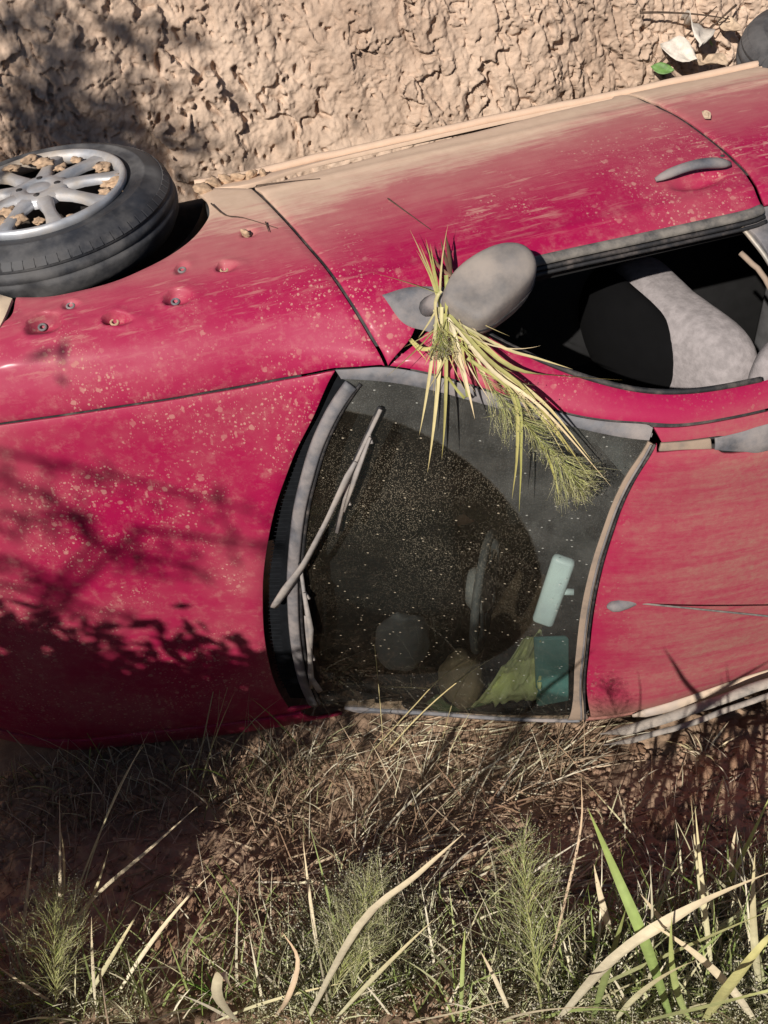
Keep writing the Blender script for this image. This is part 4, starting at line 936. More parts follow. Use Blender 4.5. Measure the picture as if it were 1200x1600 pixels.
def p_m2(b, s):
    D = gdist(820,1590)
    panicle(s, [rpx(855,1600,D*.92), rpx(828,1460,D*.87), rpx(815,1310,D*.80)], 220, .18, col=(.40,.45,.18))
    b.blade([gpx(850,1598), rpx(830,1470,D*.9), rpx(815,1340,D*.83)], .008, (.42,.44,.20), 10)
    for root, pts, w_, c in [((845,1560),[(885,1400,.12),(908,1290,.15),(908,1212,.17)],0.0060,LTc),((815,1420),[(760,1418,.02),(688,1418,.04)],0.0096,LBc),((720,1598),[(722,1500,.12),(727,1450,.14)],0.0096,LGc),((800,1590),[(770,1520,.1),(750,1485,.12)],0.0104,LBc)]:
        leaf_blade(b, root, pts, w_, pick([c]), fold=.35)
plant('feathery_grass', 'upright feathery seed-head grass beside a thin brown curved stalk', 'grass', (850,1590), p_m2)
def p_right(b, s):
    for root, pts, w_, c in [((1050,1598),[(1010,1480,0.21),(960,1360,0.25),(918,1262,0.28)],0.0208,(.26,.36,.12)),((870,1598),[(960,1500,0.21),(1080,1420,0.25),(1210,1360,0.28)],0.0288,LBc),((925,1598),[(955,1500,.18),(978,1420,.22)],0.0160,(.22,.28,.11)),((960,1480),[(938,1410,.12),(928,1350,.16)],0.0160,LBc),((1065,1480),[(1035,1440,.1),(1000,1396,.14)],0.0160,LBc),((1115,1540),[(1098,1400,.16),(1086,1260,.22)],0.0112,LPc),((1105,1480),[(1090,1380,.12),(1080,1250,.2)],0.0064,LPc),((1100,1598),[(1150,1530,.3),(1215,1445,0.25)],0.0272,(.46,.47,.22)),((1000,1598),[(1100,1580,.3),(1230,1540,0.27)],0.0272,(.40,.46,.22)),((1120,1420),[(1160,1340,.1),(1210,1230,.15)],0.0128,LGc),((1140,1400),[(1140,1340,.08),(1152,1285,.10)],0.0112,LBc),((900,1560),[(1050,1490,.2),(1210,1420,.26)],0.0208,(.38,.42,.22)),((930,1340),[(920,1280,.06),(945,1360,.03)],0.0040,LPc),((1180,1598),[(1120,1500,.2),(1010,1440,.26)],.020,LBc),((960,1598),[(1010,1530,.2),(1090,1500,.26)],.018,LPc),((1190,1560),[(1170,1450,.15),(1180,1330,.2)],.016,LPc),((780,1598),[(850,1570,.2),(960,1575,.24)],.020,LBc),((640,1598),[(720,1585,.15),(800,1560,.18)],.016,LBc),((1080,1598),[(1040,1540,.2),(1050,1430,.28)],.014,LGc),((1010,1330),[(960,1270,.05),(905,1210,.08)],0.0048,LPc)]:
        leaf_blade(b, root, pts, w_, pick([c]), fold=.30)
plant('broad_blade_grass', 'clump of broad pale and green grass blades over the seeding grass carpet', 'grass', (1050,1590), p_right)
# other tufts
plant('green_grass_tuft', 'small bright green grass tuft on dark crumbly soil', 'grass', (340,1560), tuftfill((345,1560), 12, .15, .010, [(.14,.28,.05),(.18,.32,.07)], spread=.7), kind_parts=('blades','seed_head'))
def p_curl(b, s):
    leaf_blade(b, (370,1598), [(340,1560,.18),(345,1520,.22),(362,1545,.24)], .022, (.52,.49,.36))
    leaf_blade(b, (330,1600), [(420,1560,.06),(540,1535,.08)], .014, LPc)
plant('bleached_curled_blade', 'bleached curled grass blade at the foot of the bright green tuft', 'grass', (370,1590), p_curl)
plant('dry_grass_tuft', 'small spiky straw tuft on bare soil beside the bent door seal', 'grass', (1100,1178), tuftfill((1100,1178), 22, .10, .006, PALE, spread=1.1))
# thin branching stalks standing in front of the windscreen
def stalks(lines):
    def f(b, s):
        for P, w_, c in lines:
            r = gpx(*P[0]); D = np.linalg.norm(r-CAMW); b.blade([r]+[rpx(x, y, D*(1-q)) for x, y, q in P[1:]], w_, pick([c]), 10, fold=.5, base=1.)
    return f
plant('branching_stalk', 'thin straw stalk forking in front of the windscreen beside the brown bundle', 'grass', (585,1160), stalks([([(575,1180),(640,1110,.05),(690,1058,.08),(745,1025,.10)],0.0048,(.5,.44,.24)),([(690,1060+100),(715,1040,.1),(765,1010,.12)],0.0032,(.5,.44,.24)),([(600,1180),(680,1080,.08),(775,1025,.12)],0.0040,(.5,.44,.24)),([(600,1180),(590,1060,.07),(580,980,.1),(562,948,.11)],0.0032,(.5,.44,.24))]))
plant('branching_stalk', 'slender stalks rising before the shaded hood beside the cowl', 'grass', (330,1200), stalks([([(305,1220),(325,1120,.06),(350,1000,.10)],0.0048,(.40,.36,.22)),([(320,1220),(340,1110,.06),(382,998,.1)],0.0040,(.5,.46,.28)),([(310,1250),(320,1180,.05),(368,1078,.09)],0.0040,(.46,.46,.24)),([(330,1240),(345,1110,.05),(345,965,.09)],0.0032,(.45,.38,.25)),([(460,1240),(440,1150,.04),(380,1110,.08)],0.0032,(.45,.42,.3)),([(430,1230),(425,1160,.04),(420,1098,.08)],0.0032,(.45,.42,.3))]))
plant('branching_stalk', 'pinkish dry stalks leaning over the red roof beside the aerial', 'grass', (925,1150), stalks([([(880,1175),(925,1110,.04),(950,1010,.07),(975,945,.09)],0.0040,(.55,.42,.32)),([(915,1150),(945,1060,.04),(985,985,.08)],0.0032,(.55,.42,.32)),([(925,1140),(960,1100,.04),(1018,1050,.07)],0.0024,(.55,.42,.32))]))
# seedling
def p_seed(b, s):
    r = gpx(262,1400)
    for dx, dy, c in ((-.02,0,(.20,.32,.08)),(.022,.006,(.30,.36,.12)),(.004,-.012,(.42,.36,.24))):
        t = r+np.array([dx, dy, .035]); b.blade([r, r+np.array([dx*.3,dy*.3,.025]), t], .003, c, 4); b.blade([t, t+np.array([dx*.6,dy*.6,.006]), t+np.array([dx*1.3,dy*1.3,.002])], .016, c, 6, fold=.15, base=.3)
plant('seedling', 'tiny round-leaved green seedling alone on shaded soil', 'plant', (262,1400), p_seed)

# ---- what nobody could count: seeding grass carpet, straw litter, short dry grass
def scatter_px(n, poly):
    poly = np.array(poly, float); lo, hi = poly.min(0), poly.max(0); out = []
    P = RNG.uniform(lo, hi, (n*3,2)); P = P[pin(poly, P)][:n]; G = np.array([gpx_fast(a, b) for a, b in P]); return G
def gpx_fast(px, py):
    k = np.argmin((_Gp[:,0]-px)**2+(_Gp[:,1]-py)**2); p = _G3[k]; j = RNG.uniform(-.008,.008,2); p = p+EU*j[0]+EW*j[1]; return p
def stuff_blades(g, R, h, w_, cols, lean, seg=3, flop=0.):
    n = len(R); a = RNG.uniform(0, 2*math.pi, n); d = np.stack([np.cos(a), np.sin(a), np.zeros(n)], 1)*lean; H = h*RNG.uniform(.4,1.15,n)
    up = np.stack([np.zeros(n), np.zeros(n), H*(1-flop*RNG.uniform(0,1,n))], 1)
    mid = R+up*.6+d*(H*.3)[:,None]; tip = R+up+d*(H*RNG.uniform(.6,1.3,n))[:,None]
    g.many(R-UPV*.008, mid, tip, w_*RNG.uniform(.6,1.3,n), pick(cols, n), seg)
    return tip
g = GB()
for poly, n in (([(860,1600),(830,1480),(930,1470),(1010,1440),(1120,1400),(1200,1330),(1210,1600)], 4000), ([(480,1600),(470,1440),(540,1370),(650,1400),(700,1480),(600,1600)], 1100), ([(700,1600),(760,1450),(900,1480),(880,1600)], 500), ([(0,1600),(0,1540),(200,1500),(220,1600)], 350), ([(380,1600),(420,1480),(500,1460),(500,1600)], 350)):
    R = scatter_px(n, poly); tip = stuff_blades(g, R, .105, .0028, [(.64,.64,.40),(.70,.67,.48),(.54,.57,.31)], .7, 3)
    g.dots(tip, RNG.uniform(.0028,.0050,len(tip)), pick([(.68,.65,.52),(.60,.57,.42),(.72,.69,.60)], len(tip)))
    m = len(R); t2 = R+RNG.normal(size=(m,3))*np.array([.03,.03,.015])+UPV*.045; g.many(R, (R+t2)/2+UPV*.012, t2, np.full(m,.0016), pick([(.36,.36,.20),(.44,.42,.26)], m), 2); g.dots(t2, RNG.uniform(.0024,.0044,m), pick([(.62,.58,.44),(.54,.50,.34)], m))
tag(g.build('seeding_grass_carpet', GRASS), 'fine pale seeding grass covering the lower bank', 'grass', kind='stuff')
g = GB()
def litter(n, poly, L0, w_, cols, ang=None, lift=.012):
    R = scatter_px(n, poly); n = len(R); a = RNG.uniform(0, 2*math.pi, n) if ang is None else RNG.normal(ang, .45, n)
    d = np.stack([np.cos(a), np.sin(a), RNG.uniform(-.1,.35,n)], 1); Ln = L0*RNG.uniform(.3,1.2,n)
    tip = R+d*Ln[:,None]; tu, tw, th = wd(tip); tip[:,2] = np.maximum(tip[:,2], ground_h(tu, tw)+lift*RNG.uniform(.3,2,n)); mid = (R+tip)/2+UPV*(Ln*RNG.uniform(0,.25,n))[:,None]
    g.many(R+UPV*lift, mid, tip, w_*RNG.uniform(.5,1.4,n), pick(cols, n), 4)
litter(520, [(330,1420),(380,1250),(560,1180),(930,1150),(960,1230),(820,1330),(700,1420),(450,1440)], .17, .0045, DRY)
litter(260, [(380,1380),(600,1330),(900,1360),(900,1420),(600,1420)], .22, .009, DRY+PALE, .1)
litter(130, [(500,1300),(700,1210),(900,1160),(940,1190),(760,1290),(560,1380)], .26, .006, PALE+DRY, .5)
litter(380, [(0,1190),(480,1150),(480,1300),(200,1420),(0,1400)], .16, .004, DRY)
litter(200, [(300,1480),(700,1440),(900,1500),(860,1600),(250,1600)], .10, .004, DRY+PALE)
litter(260, [(440,1130),(930,1135),(960,1200),(440,1210)], .16, .0045, DRY+PALE, .4)
litter(120, [(860,1240),(1200,1180),(1200,1400),(900,1420)], .12, .004, DRY+PALE)
for poly, n, h in (([(330,1200),(480,1150),(700,1160),(930,1160),(900,1230),(600,1330),(330,1330)], 420, .13), ([(0,1260),(200,1200),(480,1170),(520,1260),(0,1330)], 420, .12), ([(300,1360),(500,1340),(560,1440),(350,1460)], 120, .10), ([(600,1320),(1190,1260),(1190,1420),(640,1440)], 220, .10)):
    stuff_blades(g, scatter_px(n, poly), h, .0035, DRY+[(.24,.24,.12),(.30,.28,.16)], .55, 4, .4)
gg = GB()
for poly, n, h, w_, cols in (([(0,1600),(0,1480),(250,1440),(480,1400),(520,1600)], 260, .24, .0055, PALE+GREEN), ([(520,1600),(560,1420),(900,1400),(1000,1600)], 300, .22, .005, PALE+GREEN), ([(860,1600),(900,1450),(1200,1360),(1200,1600)], 420, .26, .006, PALE+GREEN), ([(300,1260),(560,1200),(920,1180),(900,1260),(500,1380)], 170, .20, .004, PALE+DRY), ([(0,1200),(250,1170),(480,1160),(480,1260),(0,1330)], 260, .20, .004, PALE+DRY), ([(940,1230),(1200,1200),(1200,1380),(950,1380)], 60, .16, .0045, PALE+DRY), ([(0,1200),(250,1190),(520,1170),(520,1240),(0,1260)], 75, .40, .0042, PALE+GREEN+DRY), ([(520,1150),(930,1150),(930,1200),(520,1230)], 55, .26, .0038, PALE+DRY), ([(820,1600),(900,1480),(1200,1400),(1200,1600)], 150, .38, .0085, PALE+GREEN), ([(0,1600),(0,1500),(700,1480),(800,1600)], 120, .34, .007, PALE+GREEN)):
    stuff_blades(gg, scatter_px(n, poly), h, w_, cols, .5, 6, .3)
n = 2600; uu = RNG.uniform(-1.6,4.2,n); ww = RNG.uniform(1.35,3.4,n); P_ = dw(uu, ww, ground_h(uu, ww)); pj = project(P_@RW); P_ = P_[(pj[:,0] < -20) | (pj[:,0] > 1220) | (pj[:,1] > 1640)]     # the same growth goes on outside the picture
P_ = P_[np.linalg.norm((P_-CAMW)[:,:2], axis=1) > .45]
stuff_blades(gg, P_, .2, .005, PALE+GREEN+DRY, .6, 5, .4)
tag(gg.build('pale_wild_grass', GRASS), 'loose thin pale grass blades growing all over the near bank', 'grass', kind='stuff')
g2 = MB(); ic = bmesh.new(); bmesh.ops.create_icosphere(ic, subdivisions=1, radius=1.); iv = np.array([v.co[:] for v in ic.verts]); iff = np.array([[v.index for v in f.verts] for f in ic.faces]); ic.free()
R = np.concatenate([scatter_px(n, poly) for poly, n in (([(0,1170),(480,1150),(480,1250),(0,1300)], 700), ([(300,1500),(400,1360),(700,1340),(900,1380),(900,1600),(250,1600)], 1300), ([(880,1200),(1200,1140),(1200,1400),(900,1420)], 1300), ([(0,1280),(480,1200),(480,1420),(0,1500)], 700), ([(500,1300),(880,1180),(900,1300),(600,1400)], 500))])
n = len(R); sz = .003+.011*RNG.uniform(0,1,n)**3; V = (iv[None]*(1+.3*RNG.normal(size=(n,len(iv),1)))*np.array([1,.9,.7])*sz[:,None,None]+(R+UPV*.012)[:,None]).reshape(-1,3)
cr = mesh('soil_crumbs', V, (iff[None]+(np.arange(n)*len(iv))[:,None,None]).reshape(-1,3), clay_mat('crumb_soil', (.24,.15,.105), (.42,.29,.20), 6.)); tag(cr, 'small crumbs of dry earth strewn over the near bank', 'soil', kind='stuff')
tag(g.build('dry_straw', STRAW), 'flattened brown straw and dead grass strewn on the bank beside the car', 'straw', kind='stuff')
# clods of earth that can be told apart
cl = [(740,1385,.035),(1050,1298,.055),(1010,1300,.03),(300,1420,.028),(325,1425,.026),(425,1508,.022),(270,1478,.045),(240,1488,.03),(1000,1180,.035),(960,1185,.03),(660,1270,.03),(1140,1150,.04),(1165,1190,.05),(1110,1215,.045),(900,1190,.035),(860,1175,.03),(940,1250,.03),(1090,1255,.03),(760,1420,.03),(700,1395,.022),(480,1330,.02),(530,1360,.022),(650,1560,.03),(620,1580,.028),(690,1550,.022),(390,1390,.02),(880,1300,.02),(1180,1250,.03),(1030,1215,.03),(1060,1160,.03)]
cm = []
for i in range(4):
    k = MB(); k.ico((0,0,0), 1., 4, .75, i*3+1, (1,.9,.62)); V = np.concatenate(k.V); V *= (1+.10*fbm(V*6+i, 2))[:,None]
    me = bpy.data.meshes.new('earth_clod'); me.from_pydata([tuple(v) for v in V], [], k.F); me.polygons.foreach_set('use_smooth', [True]*len(me.polygons)); me.materials.append(clay_mat('clod_soil_%d' % i, (.22,.125,.08), (.38,.24,.155), 8.)); cm.append(me)
for i, (x, y, r) in enumerate(cl):
    o = bpy.data.objects.new('earth_clod', cm[i%4]); COL.objects.link(o); o.location = gpx(x, y)+UPV*r*.15; o.scale = (r,r*RNG.uniform(.7,1.1),r*RNG.uniform(.7,1)); o.rotation_euler = RNG.uniform(-.4,.4,3)*np.array([1,1,8])
    where = ('the tiny green seedling' if x < 420 and y < 1450 else 'the feathery grass below the hood' if x < 300 else 'the bent door seal' if y < 1230 and x > 840 else 'the bright green tuft' if x < 500 and y > 1450 else 'the long bent buff blade' if y > 1500 else 'the broad pale grass blades' if x > 840 else 'the flattened brown straw')
    size = 'big' if r > .04 else 'fist-sized' if r >= .03 else 'small'
    tag(o, '%s crumbly brown clod of earth beside %s' % (size, where), 'clod', 'earth clods beside '+where[4:])

# ---- uprooted grass caught round the wing mirror
def wp(px, py, off): return c2w(at(px, py, off))
hg = empty('caught_grass', wp(690,470,.05)); tag(hg, 'uprooted bunch of grass hooked round the grey wing mirror stalk', 'grass')
HO = wp(690,470,.05); b, s = GB(), GB(); SD = c2w(RC[0])
YG = [(.46,.45,.18),(.52,.48,.26),(.38,.40,.14),(.56,.50,.34)]
def hb(pts, w_, col=None, seg=12, fold=.3): b.blade([wp(*q) for q in pts], w_, pick(YG) if col is None else np.array(col), seg, side=SD+RNG.normal(size=3)*.3, fold=fold, base=.9)
for x, y, w_ in ((640,358,.008),(665,372,.006),(650,390,.006),(655,380,.005),(700,350,.005),(672,380,.006)): hb([(690,490,.07),(682,440,.07),(x,y,.05)], w_)
for x, y, c in ((688,372,(.14,.09,.06)),(665,378,(.22,.14,.09)),(695,362,(.12,.08,.05))): hb([(705,430,.04),(x+9,y+30,.05),(x,y,.05)], .010, c, fold=.8)
for P, w_ in (([(684,480,.08),(672,600,.10),(655,680,.12)],.008),([(690,480,.08),(688,610,.10),(668,738,.12)],.010),([(695,490,.08),(700,620,.10),(690,718,.12)],.009),([(692,540,.07),(660,545,.05),(640,530,.04),(668,565,.06)],.010),([(705,500,.08),(728,590,.10),(742,655,.10)],.009),
    ([(700,490,.08),(760,560,.10),(830,620,.11),(935,765,.10)],.011),([(700,495,.08),(770,580,.10),(850,640,.11),(955,760,.10)],.009),([(720,510,.08),(800,575,.09),(880,588,.10),(975,594,.11)],.013),([(715,505,.08),(790,545,.10),(840,560,.11),(895,577,.11)],.007),([(700,500,.09),(770,560,.10),(845,540,.11)],.004),([(730,560,.08),(800,615,.10),(808,700,.12),(800,780,.13)],.010),([(735,560,.08),(806,620,.10),(814,710,.12),(811,800,.13)],.008),([(800,640,.08),(868,700,.10),(874,790,.12)],.008),([(720,540,.07),(770,600,.08),(775,615,.08)],.006),([(690,455,.09),(670,470,.09),(690,520,.09)],.007),([(697,430,.10),(700,470,.10),(695,500,.10)],.010),([(690,460,.08),(640,440,.05),(575,424,.03)],.005),([(730,540,.07),(800,590,.09),(860,640,.10),(925,720,.11)],.009),([(705,500,.06),(730,620,.07),(700,590,.08),(705,600,.08)],.007)): hb(P, w_)
for i in range(46):
    a = RNG.uniform(0,1); x0, y0 = 675+50*RNG.uniform(), 480+50*RNG.uniform(); dx, dy = RNG.normal(20,35), RNG.uniform(30,110); hb([(x0,y0,.07),(x0+dx*.4,y0+dy*.5,.08),(x0+dx,y0+dy,.08+.03*a)], RNG.uniform(.0025,.006), seg=6)
for i in range(26):
    f = RNG.uniform(0,.75); x0, y0 = 700+f*180, 500+f*190; hb([(x0,y0,.08),(x0+40,y0+35,.09),(x0+70+RNG.normal()*14,y0+75+RNG.normal()*14,.09)], RNG.uniform(.0025,.006), seg=6)
panicle(s, [wp(720,550,.09), wp(800,640,.10), wp(870,715,.11)], 230, .10, 2, True, (.46,.46,.18), .0009); panicle(s, [wp(840,680,.09), wp(880,725,.10), wp(905,760,.11)], 200, .11, 3, True, (.46,.46,.18), .0009)
panicle(s, [wp(680,490,.08), wp(690,520,.09), wp(690,545,.09)], 120, .07, 2, True, (.42,.44,.14), .0009)
for gg, nm in ((b,'blades'),(s,'seed_head')): mesh(nm, np.concatenate(gg.V)-HO, np.concatenate(gg.F), GRASS, hg, True, np.concatenate(gg.C))
# twigs and leaves on the car and by the sill
TW = plain('dark_twig', (.07,.045,.03), .9, .3, 60.)
def twig(name, lines, r, label):
    o0 = wp(*lines[0][0]); k = MB()
    for ln in lines: k.tube(bez([wp(*q)-o0 for q in ln] if len(ln) > 2 else [wp(*ln[0])-o0, (wp(*ln[0])+wp(*ln[1]))/2-o0, wp(*ln[1])-o0], 10), np.linspace(r, r*.4, 10), 5)
    o = k.build(name, TW); o.location = o0; tag(o, label, 'twig'); return o
twig('twig', [[(330,318,.006),(352,336,.006),(380,340,.006),(432,356,.006)],[(415,347,.006),(420,362,.006)]], .0022, 'thin dark twig lying on the dusty fender above the rivets')
twig('twig', [[(400,290,.005),(440,284,.006),(500,279,.006)]], .002, 'short twig lying across the dusty sill beside the door seam')
twig('twig', [[(606,310,.004),(640,335,.006),(672,358,.005)]], .0018, 'thin twig on the dusty door above the caught grass')
LEAFD = plain('dry_leaf', (.42,.32,.23), .9, .3, 50.); LEAFP = plain('bleached_leaf', (.58,.53,.47), .9, .15, 40.); LEAFG = plain('fallen_green_leaf', (.10,.20,.05), .6, .3, 40.)
def leaf(name, c, size, mat, label, seed, crumple=.4, nrm=None):
    n = 9; r = np.random.default_rng(seed); u_, v_ = np.meshgrid(np.linspace(-1,1,n), np.linspace(-1,1,n), indexing='ij'); wv = (1-np.abs(u_)**2.2)*.5
    P = np.stack([u_, v_*wv, .25*(v_*wv)**2*4*crumple+.2*crumple*np.sin(u_*3+seed)+.10*crumple*np.sin(v_*5+u_*4+seed)], -1).reshape(-1,3)*size
    M = np.array(Matrix.Rotation(r.uniform(0,6.28), 3, 'Z') @ Matrix.Rotation(r.uniform(.3,1.1), 3, 'X')); P = P@M.T
    i, j = np.meshgrid(np.arange(n-1), np.arange(n-1), indexing='ij'); q = (i*n+j).ravel()
    o = mesh(name, P, np.stack([q, q+n, q+n+1, q+1], 1), mat); o.location = c; md = o.modifiers.new('t', 'SOLIDIFY'); md.thickness = .0008
    tag(o, label, 'leaf'); return o
leaf('dry_leaf', wp(1105,180,.012), .020, LEAFD, 'crumpled brown leaf on the dusty red door above the handle', 5, 1.)
def bankpx(px, py, d=.03):
    v = ray(px, py); best = None; t = 2.5
    while t < 5.5:
        p = c2w(CC+v*t); u, w_, h = wd(p)
        if w_ < np.interp(h-.045*u, PW[:,1], PW[:,0])+.03: break
        t += .01
    return c2w(CC+v*(t-d))
leaf('bleached_leaf', bankpx(1085,45,.08), .12, LEAFP, 'large bleached crumpled leaf against the clay bank behind the sill', 2, .7)
leaf('bleached_leaf', bankpx(1060,80,.10), .085, LEAFP, 'small bleached leaf beneath the larger crumpled one on the clay bank', 9, .8)
leaf('green_leaf', bankpx(1035,107,.08), .045, LEAFG, 'oval green leaf lying just behind the dusty sill', 4, .3)
leaf('green_leaf', bankpx(1110,65,.06), .032, LEAFG, 'narrow green leaf beside the bleached crumpled leaf', 12, .4)
leaf('dry_leaf', bankpx(1110,95,.10), .07, LEAFD, 'curled brown leaf between the clay bank and the sill', 31, 1.)
leaf('dry_leaf', bankpx(1140,40,.06), .06, LEAFD, 'brown leaf leaning on the clay bank by the rear wheel', 17, .9)
rt = MB()
for i, (a, b) in enumerate([((1000,20),(1140,30)),((1030,100),(1120,10)),((1150,8),(1095,60))]):
    A, B = bankpx(*a, .05), bankpx(*b, .07); rt.tube(bez([A, (A+B)/2+np.array([0,-.03,.03]), B], 10), np.linspace(.005,.002,10), 5)
o = rt.build('dead_root', TW); tag(o, 'dark dead roots hanging on the clay bank by the bleached leaves', 'root')
# clumps of dried mud on the wing's lower corner
for i, (x, y, r) in enumerate([(318,296,.022),(335,287,.020),(352,282,.022),(372,278,.018),(392,274,.016),(410,270,.012),(383,364,.010)]):
    p = wp(x, y, .004); k = MB(); k.ico((0,0,0), r, 3, .6, i+20, (1.2,1,.6)); o = k.build('mud_clump', MUD); o.location = p; o.rotation_euler = (.3*i,.2,i)
    tag(o, 'lump of dried mud stuck on the lower corner of the fender', 'mud', 'mud lumps on the fender corner')

# ---- loose things inside the cabin, lying on the lower side
def wi(px, py, d): return c2w(inn(px, py, d))
CLOTH = plain('yellow_green_cloth', (.78,.80,.40), .9, .25, 9., .3); BRN = plain('brown_bundle', (.46,.34,.22), .85, .2, 14., .2)
c0 = wi(722,1060,.22); k = MB(); k.ico((0,0,0), .085, 4, .18, 3, (.85,1,1.2)); o = k.build('brown_bundle', BRN); o.location = c0; tag(o, 'rounded brown bundle wrapped in green cloth behind the windscreen', 'bundle')
def drape(name, pts, mat, label, cat, amp=.02, n=26):
    A, B, C_, D_ = [wi(*p) for p in pts]; u_, v_ = np.meshgrid(np.linspace(0,1,n), np.linspace(0,1,n), indexing='ij'); u_ = u_[...,None]; v_ = v_[...,None]
    P = A*(1-u_)*(1-v_)+B*u_*(1-v_)+C_*u_*v_+D_*(1-u_)*v_; q = np.concatenate([u_*5, v_*5, u_*0], -1).reshape(-1,3); nr = np.cross(B-A, D_-A); nr /= np.linalg.norm(nr)
    P = P.reshape(-1,3)+nr*(amp*(fbm(q+7, 3)+.5*np.abs(fbm(q*1.8, 2))))[:,None]; o0 = P.mean(0); i, j = np.meshgrid(np.arange(n-1), np.arange(n-1), indexing='ij'); z = (i*n+j).ravel()
    o = mesh(name, P-o0, np.stack([z, z+n, z+n+1, z+1], 1), mat); o.location = o0; md = o.modifiers.new('t', 'SOLIDIFY'); md.thickness = .004; tag(o, label, cat); return o
drape('yellow_green_cloth', [(735,1105,.14),(850,1095,.10),(850,985,.12),(815,1000,.16)], CLOTH, 'crumpled yellow-green cloth beside the teal sun visor behind the windscreen', 'cloth', .05)
k = MB(); tt = np.linspace(-2.6, .4, 20)
for dr in (.10,.112,.125): k.tube([np.array([dr*math.cos(a)*.95, .012*math.sin(a*3+dr*40), dr*math.sin(a)])+np.array([0,-.03,-.01]) for a in tt], .012, 6, flat=.6)
o = k.build('green_cloth_roll', plain('green_cloth', (.20,.27,.12), .9, .2, 20.)); o.location = c0; tag(o, 'rolled green cloth folded around the brown bundle in the cabin', 'cloth')

# ---- bushes on the near bank to the left, outside the picture: they throw the shade
def bush(name, base, H, W_, n, label, leafsz=.035, stems=7, seed=1, low=.15, dense=1.):
    r = np.random.default_rng(seed); e = empty(name, base); tag(e, label, 'bush', 'bushes along the near bank'); k = MB(); tips = []
    for i in range(stems):
        a = r.uniform(0, 2*math.pi); d = np.array([math.cos(a), math.sin(a), 0])*W_*r.uniform(.2,.75); top = d+UPV*H*r.uniform(.7,1.); P = bez([(0,0,0), d*.35+UPV*H*.5, top], 10); k.tube(P, np.linspace(.016,.005,10), 6)
        for j in range(7):
            q = P[r.integers(3,10)]; t = q+r.normal(size=3)*np.array([W_*.33,W_*.33,H*.16]); k.tube([q,(q+t)/2+UPV*.02,t], [.006,.004,.002], 4); tips += [q*(1-f)+t*f for f in (.4,.7,1.)]
    k.build('trunk', TW, e); tips = np.array(tips); c = tips[r.integers(len(tips), size=n)]+r.normal(size=(n,3))*leafsz*1.6*dense; c[:,2] = np.where(c[:,2] < low, low+np.abs(r.normal(size=n))*(H-low)*.4, c[:,2])
    a = r.normal(size=(n,3)); a /= np.linalg.norm(a, axis=1)[:,None]; b_ = np.cross(a, r.normal(size=(n,3))); b_ /= np.linalg.norm(b_, axis=1)[:,None]; sz = leafsz*r.uniform(.6,1.3,n)[:,None]
    V = np.stack([c-a*sz, c-b_*sz*.4, c+a*sz, c+b_*sz*.4], 1).reshape(-1,3); F = np.arange(4*n).reshape(n,4); col = np.repeat(np.array([(.07,.12,.03),(.10,.16,.04),(.06,.09,.03)])[r.integers(3, size=n)], 4, 0)
    mesh('crown', V, F, GRASS, e, False, col); return e
def bank_at(u, w_): return dw(np.array(u), np.array(w_), np.array(float(ground_h(np.array([u]), np.array([w_]))[0])-.03))

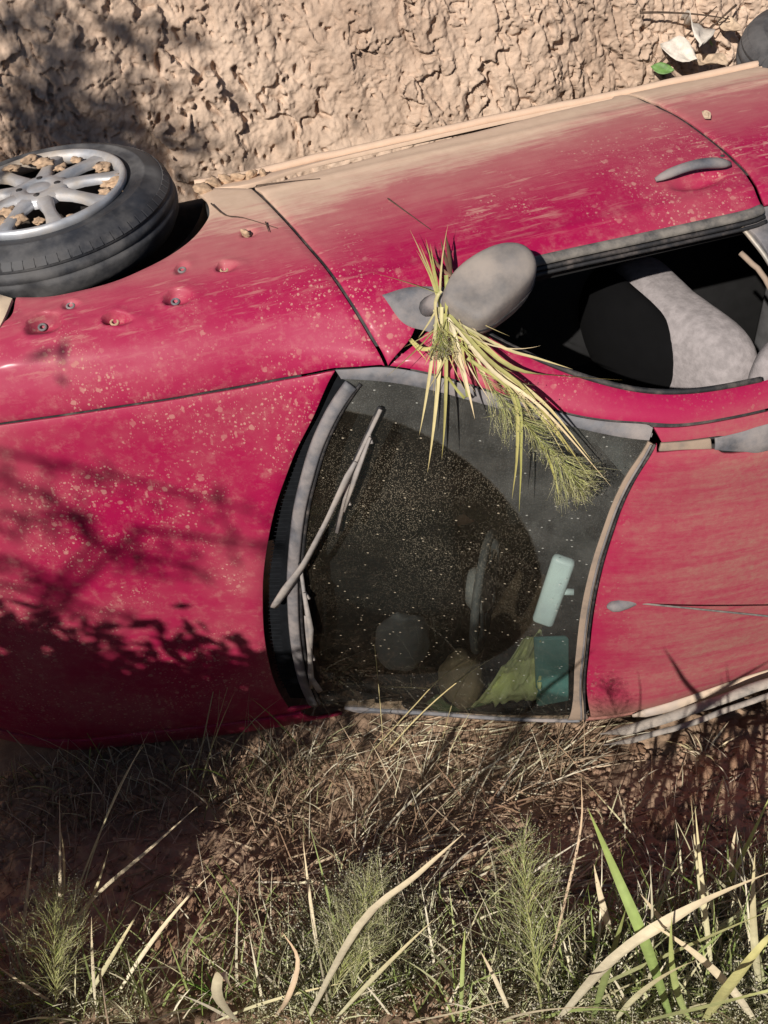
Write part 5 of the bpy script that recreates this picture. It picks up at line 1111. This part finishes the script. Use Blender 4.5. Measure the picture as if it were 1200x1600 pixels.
def tree(name, base, limbs, label, seed, leafsz=.05, sprays=()):
    """limbs: (end point, spread, leaves)"""
    r = np.random.default_rng(seed); e = empty(name, base); tag(e, label, 'tree'); k = MB(); Vs = []
    top = np.mean([np.asarray(l[0]) for l in limbs], 0)-base; fork = top*.45; fork[2] = max(top[2]*.5, .5)
    k.tube(bez([(0,0,-.1), fork*np.array([.3,.3,.6]), fork], 10), np.linspace(.06,.035,10), 10)
    for end, sp, n in limbs:
        E_ = np.asarray(end)-base; P = bez([fork, (fork+E_)/2+UPV*.15, E_], 12); k.tube(P, np.linspace(.028,.006,12), 7); C = []
        for i in range(16):
            q = P[r.integers(6,12)]; t = q+r.normal(size=3)*sp*np.array([1,1,.6]); k.tube([q,(q+t)/2+UPV*.03,t], [.006,.004,.0015], 4); C += [q*(1-f)+t*f for f in (.5,.75,1.)]
        C = np.array(C); c = C[r.integers(len(C), size=n)]+r.normal(size=(n,3))*leafsz*1.2; a = r.normal(size=(n,3)); a /= np.linalg.norm(a, axis=1)[:,None]; b_ = np.cross(a, r.normal(size=(n,3))); b_ /= np.linalg.norm(b_, axis=1)[:,None]; sz = leafsz*r.uniform(.5,1.2,n)[:,None]
        Vs.append(np.stack([c-a*sz, c-b_*sz*.35, c+a*sz, c+b_*sz*.35], 1).reshape(-1,3))
    for sp in sprays:       # long drooping twigs with small narrow leaves
        P = bez([p-base for p in sp], 16); k.tube(bez([fork, (fork+P[0])/2+UPV*.2, P[0]], 8), np.linspace(.02,.008,8), 6); k.tube(P, np.linspace(.009,.004,16), 5); n = 46
        c = P[r.integers(0,16, size=n)]+r.normal(size=(n,3))*.022-UPV*np.abs(r.normal(size=(n,1)))*.03; a = r.normal(size=(n,3))*.5+np.array([0,0,-1.]); a /= np.linalg.norm(a, axis=1)[:,None]; b_ = np.cross(a, r.normal(size=(n,3))); b_ /= np.linalg.norm(b_, axis=1)[:,None]; sz = .032*r.uniform(.5,1.2,n)[:,None]
        Vs.append(np.stack([c-a*sz, c-b_*sz*.3, c+a*sz, c+b_*sz*.3], 1).reshape(-1,3))
    k.build('trunk', TW, e); V = np.concatenate(Vs); n = len(V)//4; col = np.repeat(np.array([(.07,.12,.03),(.10,.16,.04),(.06,.09,.03)])[r.integers(3, size=n)], 4, 0)
    mesh('crown', V, np.arange(4*n).reshape(n,4), GRASS, e, False, col); return e
for i, (u, w_, H, W_, n, lo) in enumerate([(-.90,1.62,.85,.18,3600,.1),(-1.25,1.80,1.1,.30,5000,.1),(-1.8,2.0,1.5,.5,6000,.1),(-.88,1.98,.52,.22,3600,.05)]):
    bush('bush', bank_at(u, w_), H, W_, n, ['slim leafy bush just in front of the upturned hood', 'wider leafy bush beyond the slim one by the hood', 'big spreading leafy bush at the front of the car', 'low dense bush at the foot of the taller ones by the hood'][i], .042, 9, i+3, lo, 1.)
TD = 4.2
limbs = [(wp(x, y, 0)+SUNW*2.5, .15, 1500) for x, y in ((-260,1100),(-100,1090),(60,1075),(190,1085),(310,1085),(410,1095))]+[(bankpx(30,110)+SUNW*TD, .25, 700), (bankpx(60,200)+SUNW*TD, .25, 600), (bankpx(0,40)+SUNW*TD, .25, 900), (bankpx(60,60)+SUNW*TD, .2, 500), (bankpx(170,110)+SUNW*TD, .22, 160), (bankpx(170,200)+SUNW*TD, .25, 260)]
sprays = [[(-80,690),(150,735),(400,800)],[(-60,720),(60,770),(150,812)],[(-80,800),(60,806),(140,815)],[(220,828),(320,842),(430,850)],[(-80,890),(90,930),(260,985)],[(150,850),(230,878),(310,884)],[(-80,850),(20,875),(90,900)]]
tree('roadside_tree', bank_at(-2.9,3.6), limbs, 'thin leafy tree leaning over the ditch beyond the bushes', 21, .045, [[wp(x, y, 0)+SUNW*TD for x, y in sp] for sp in sprays])

# unseen hedge of bushes added behind the camera to block low sky light
for i in range(9):
    u = -5.2+i*1.25; w_ = 6.3+.5*math.sin(i*2.1)
    bush('bush', bank_at(u, w_), 1.0+.2*math.sin(i*1.7), .75, 2600, 'leafy green bush in the unseen hedge added to block sky light', .075, 9, i+40, .1, 1.3)
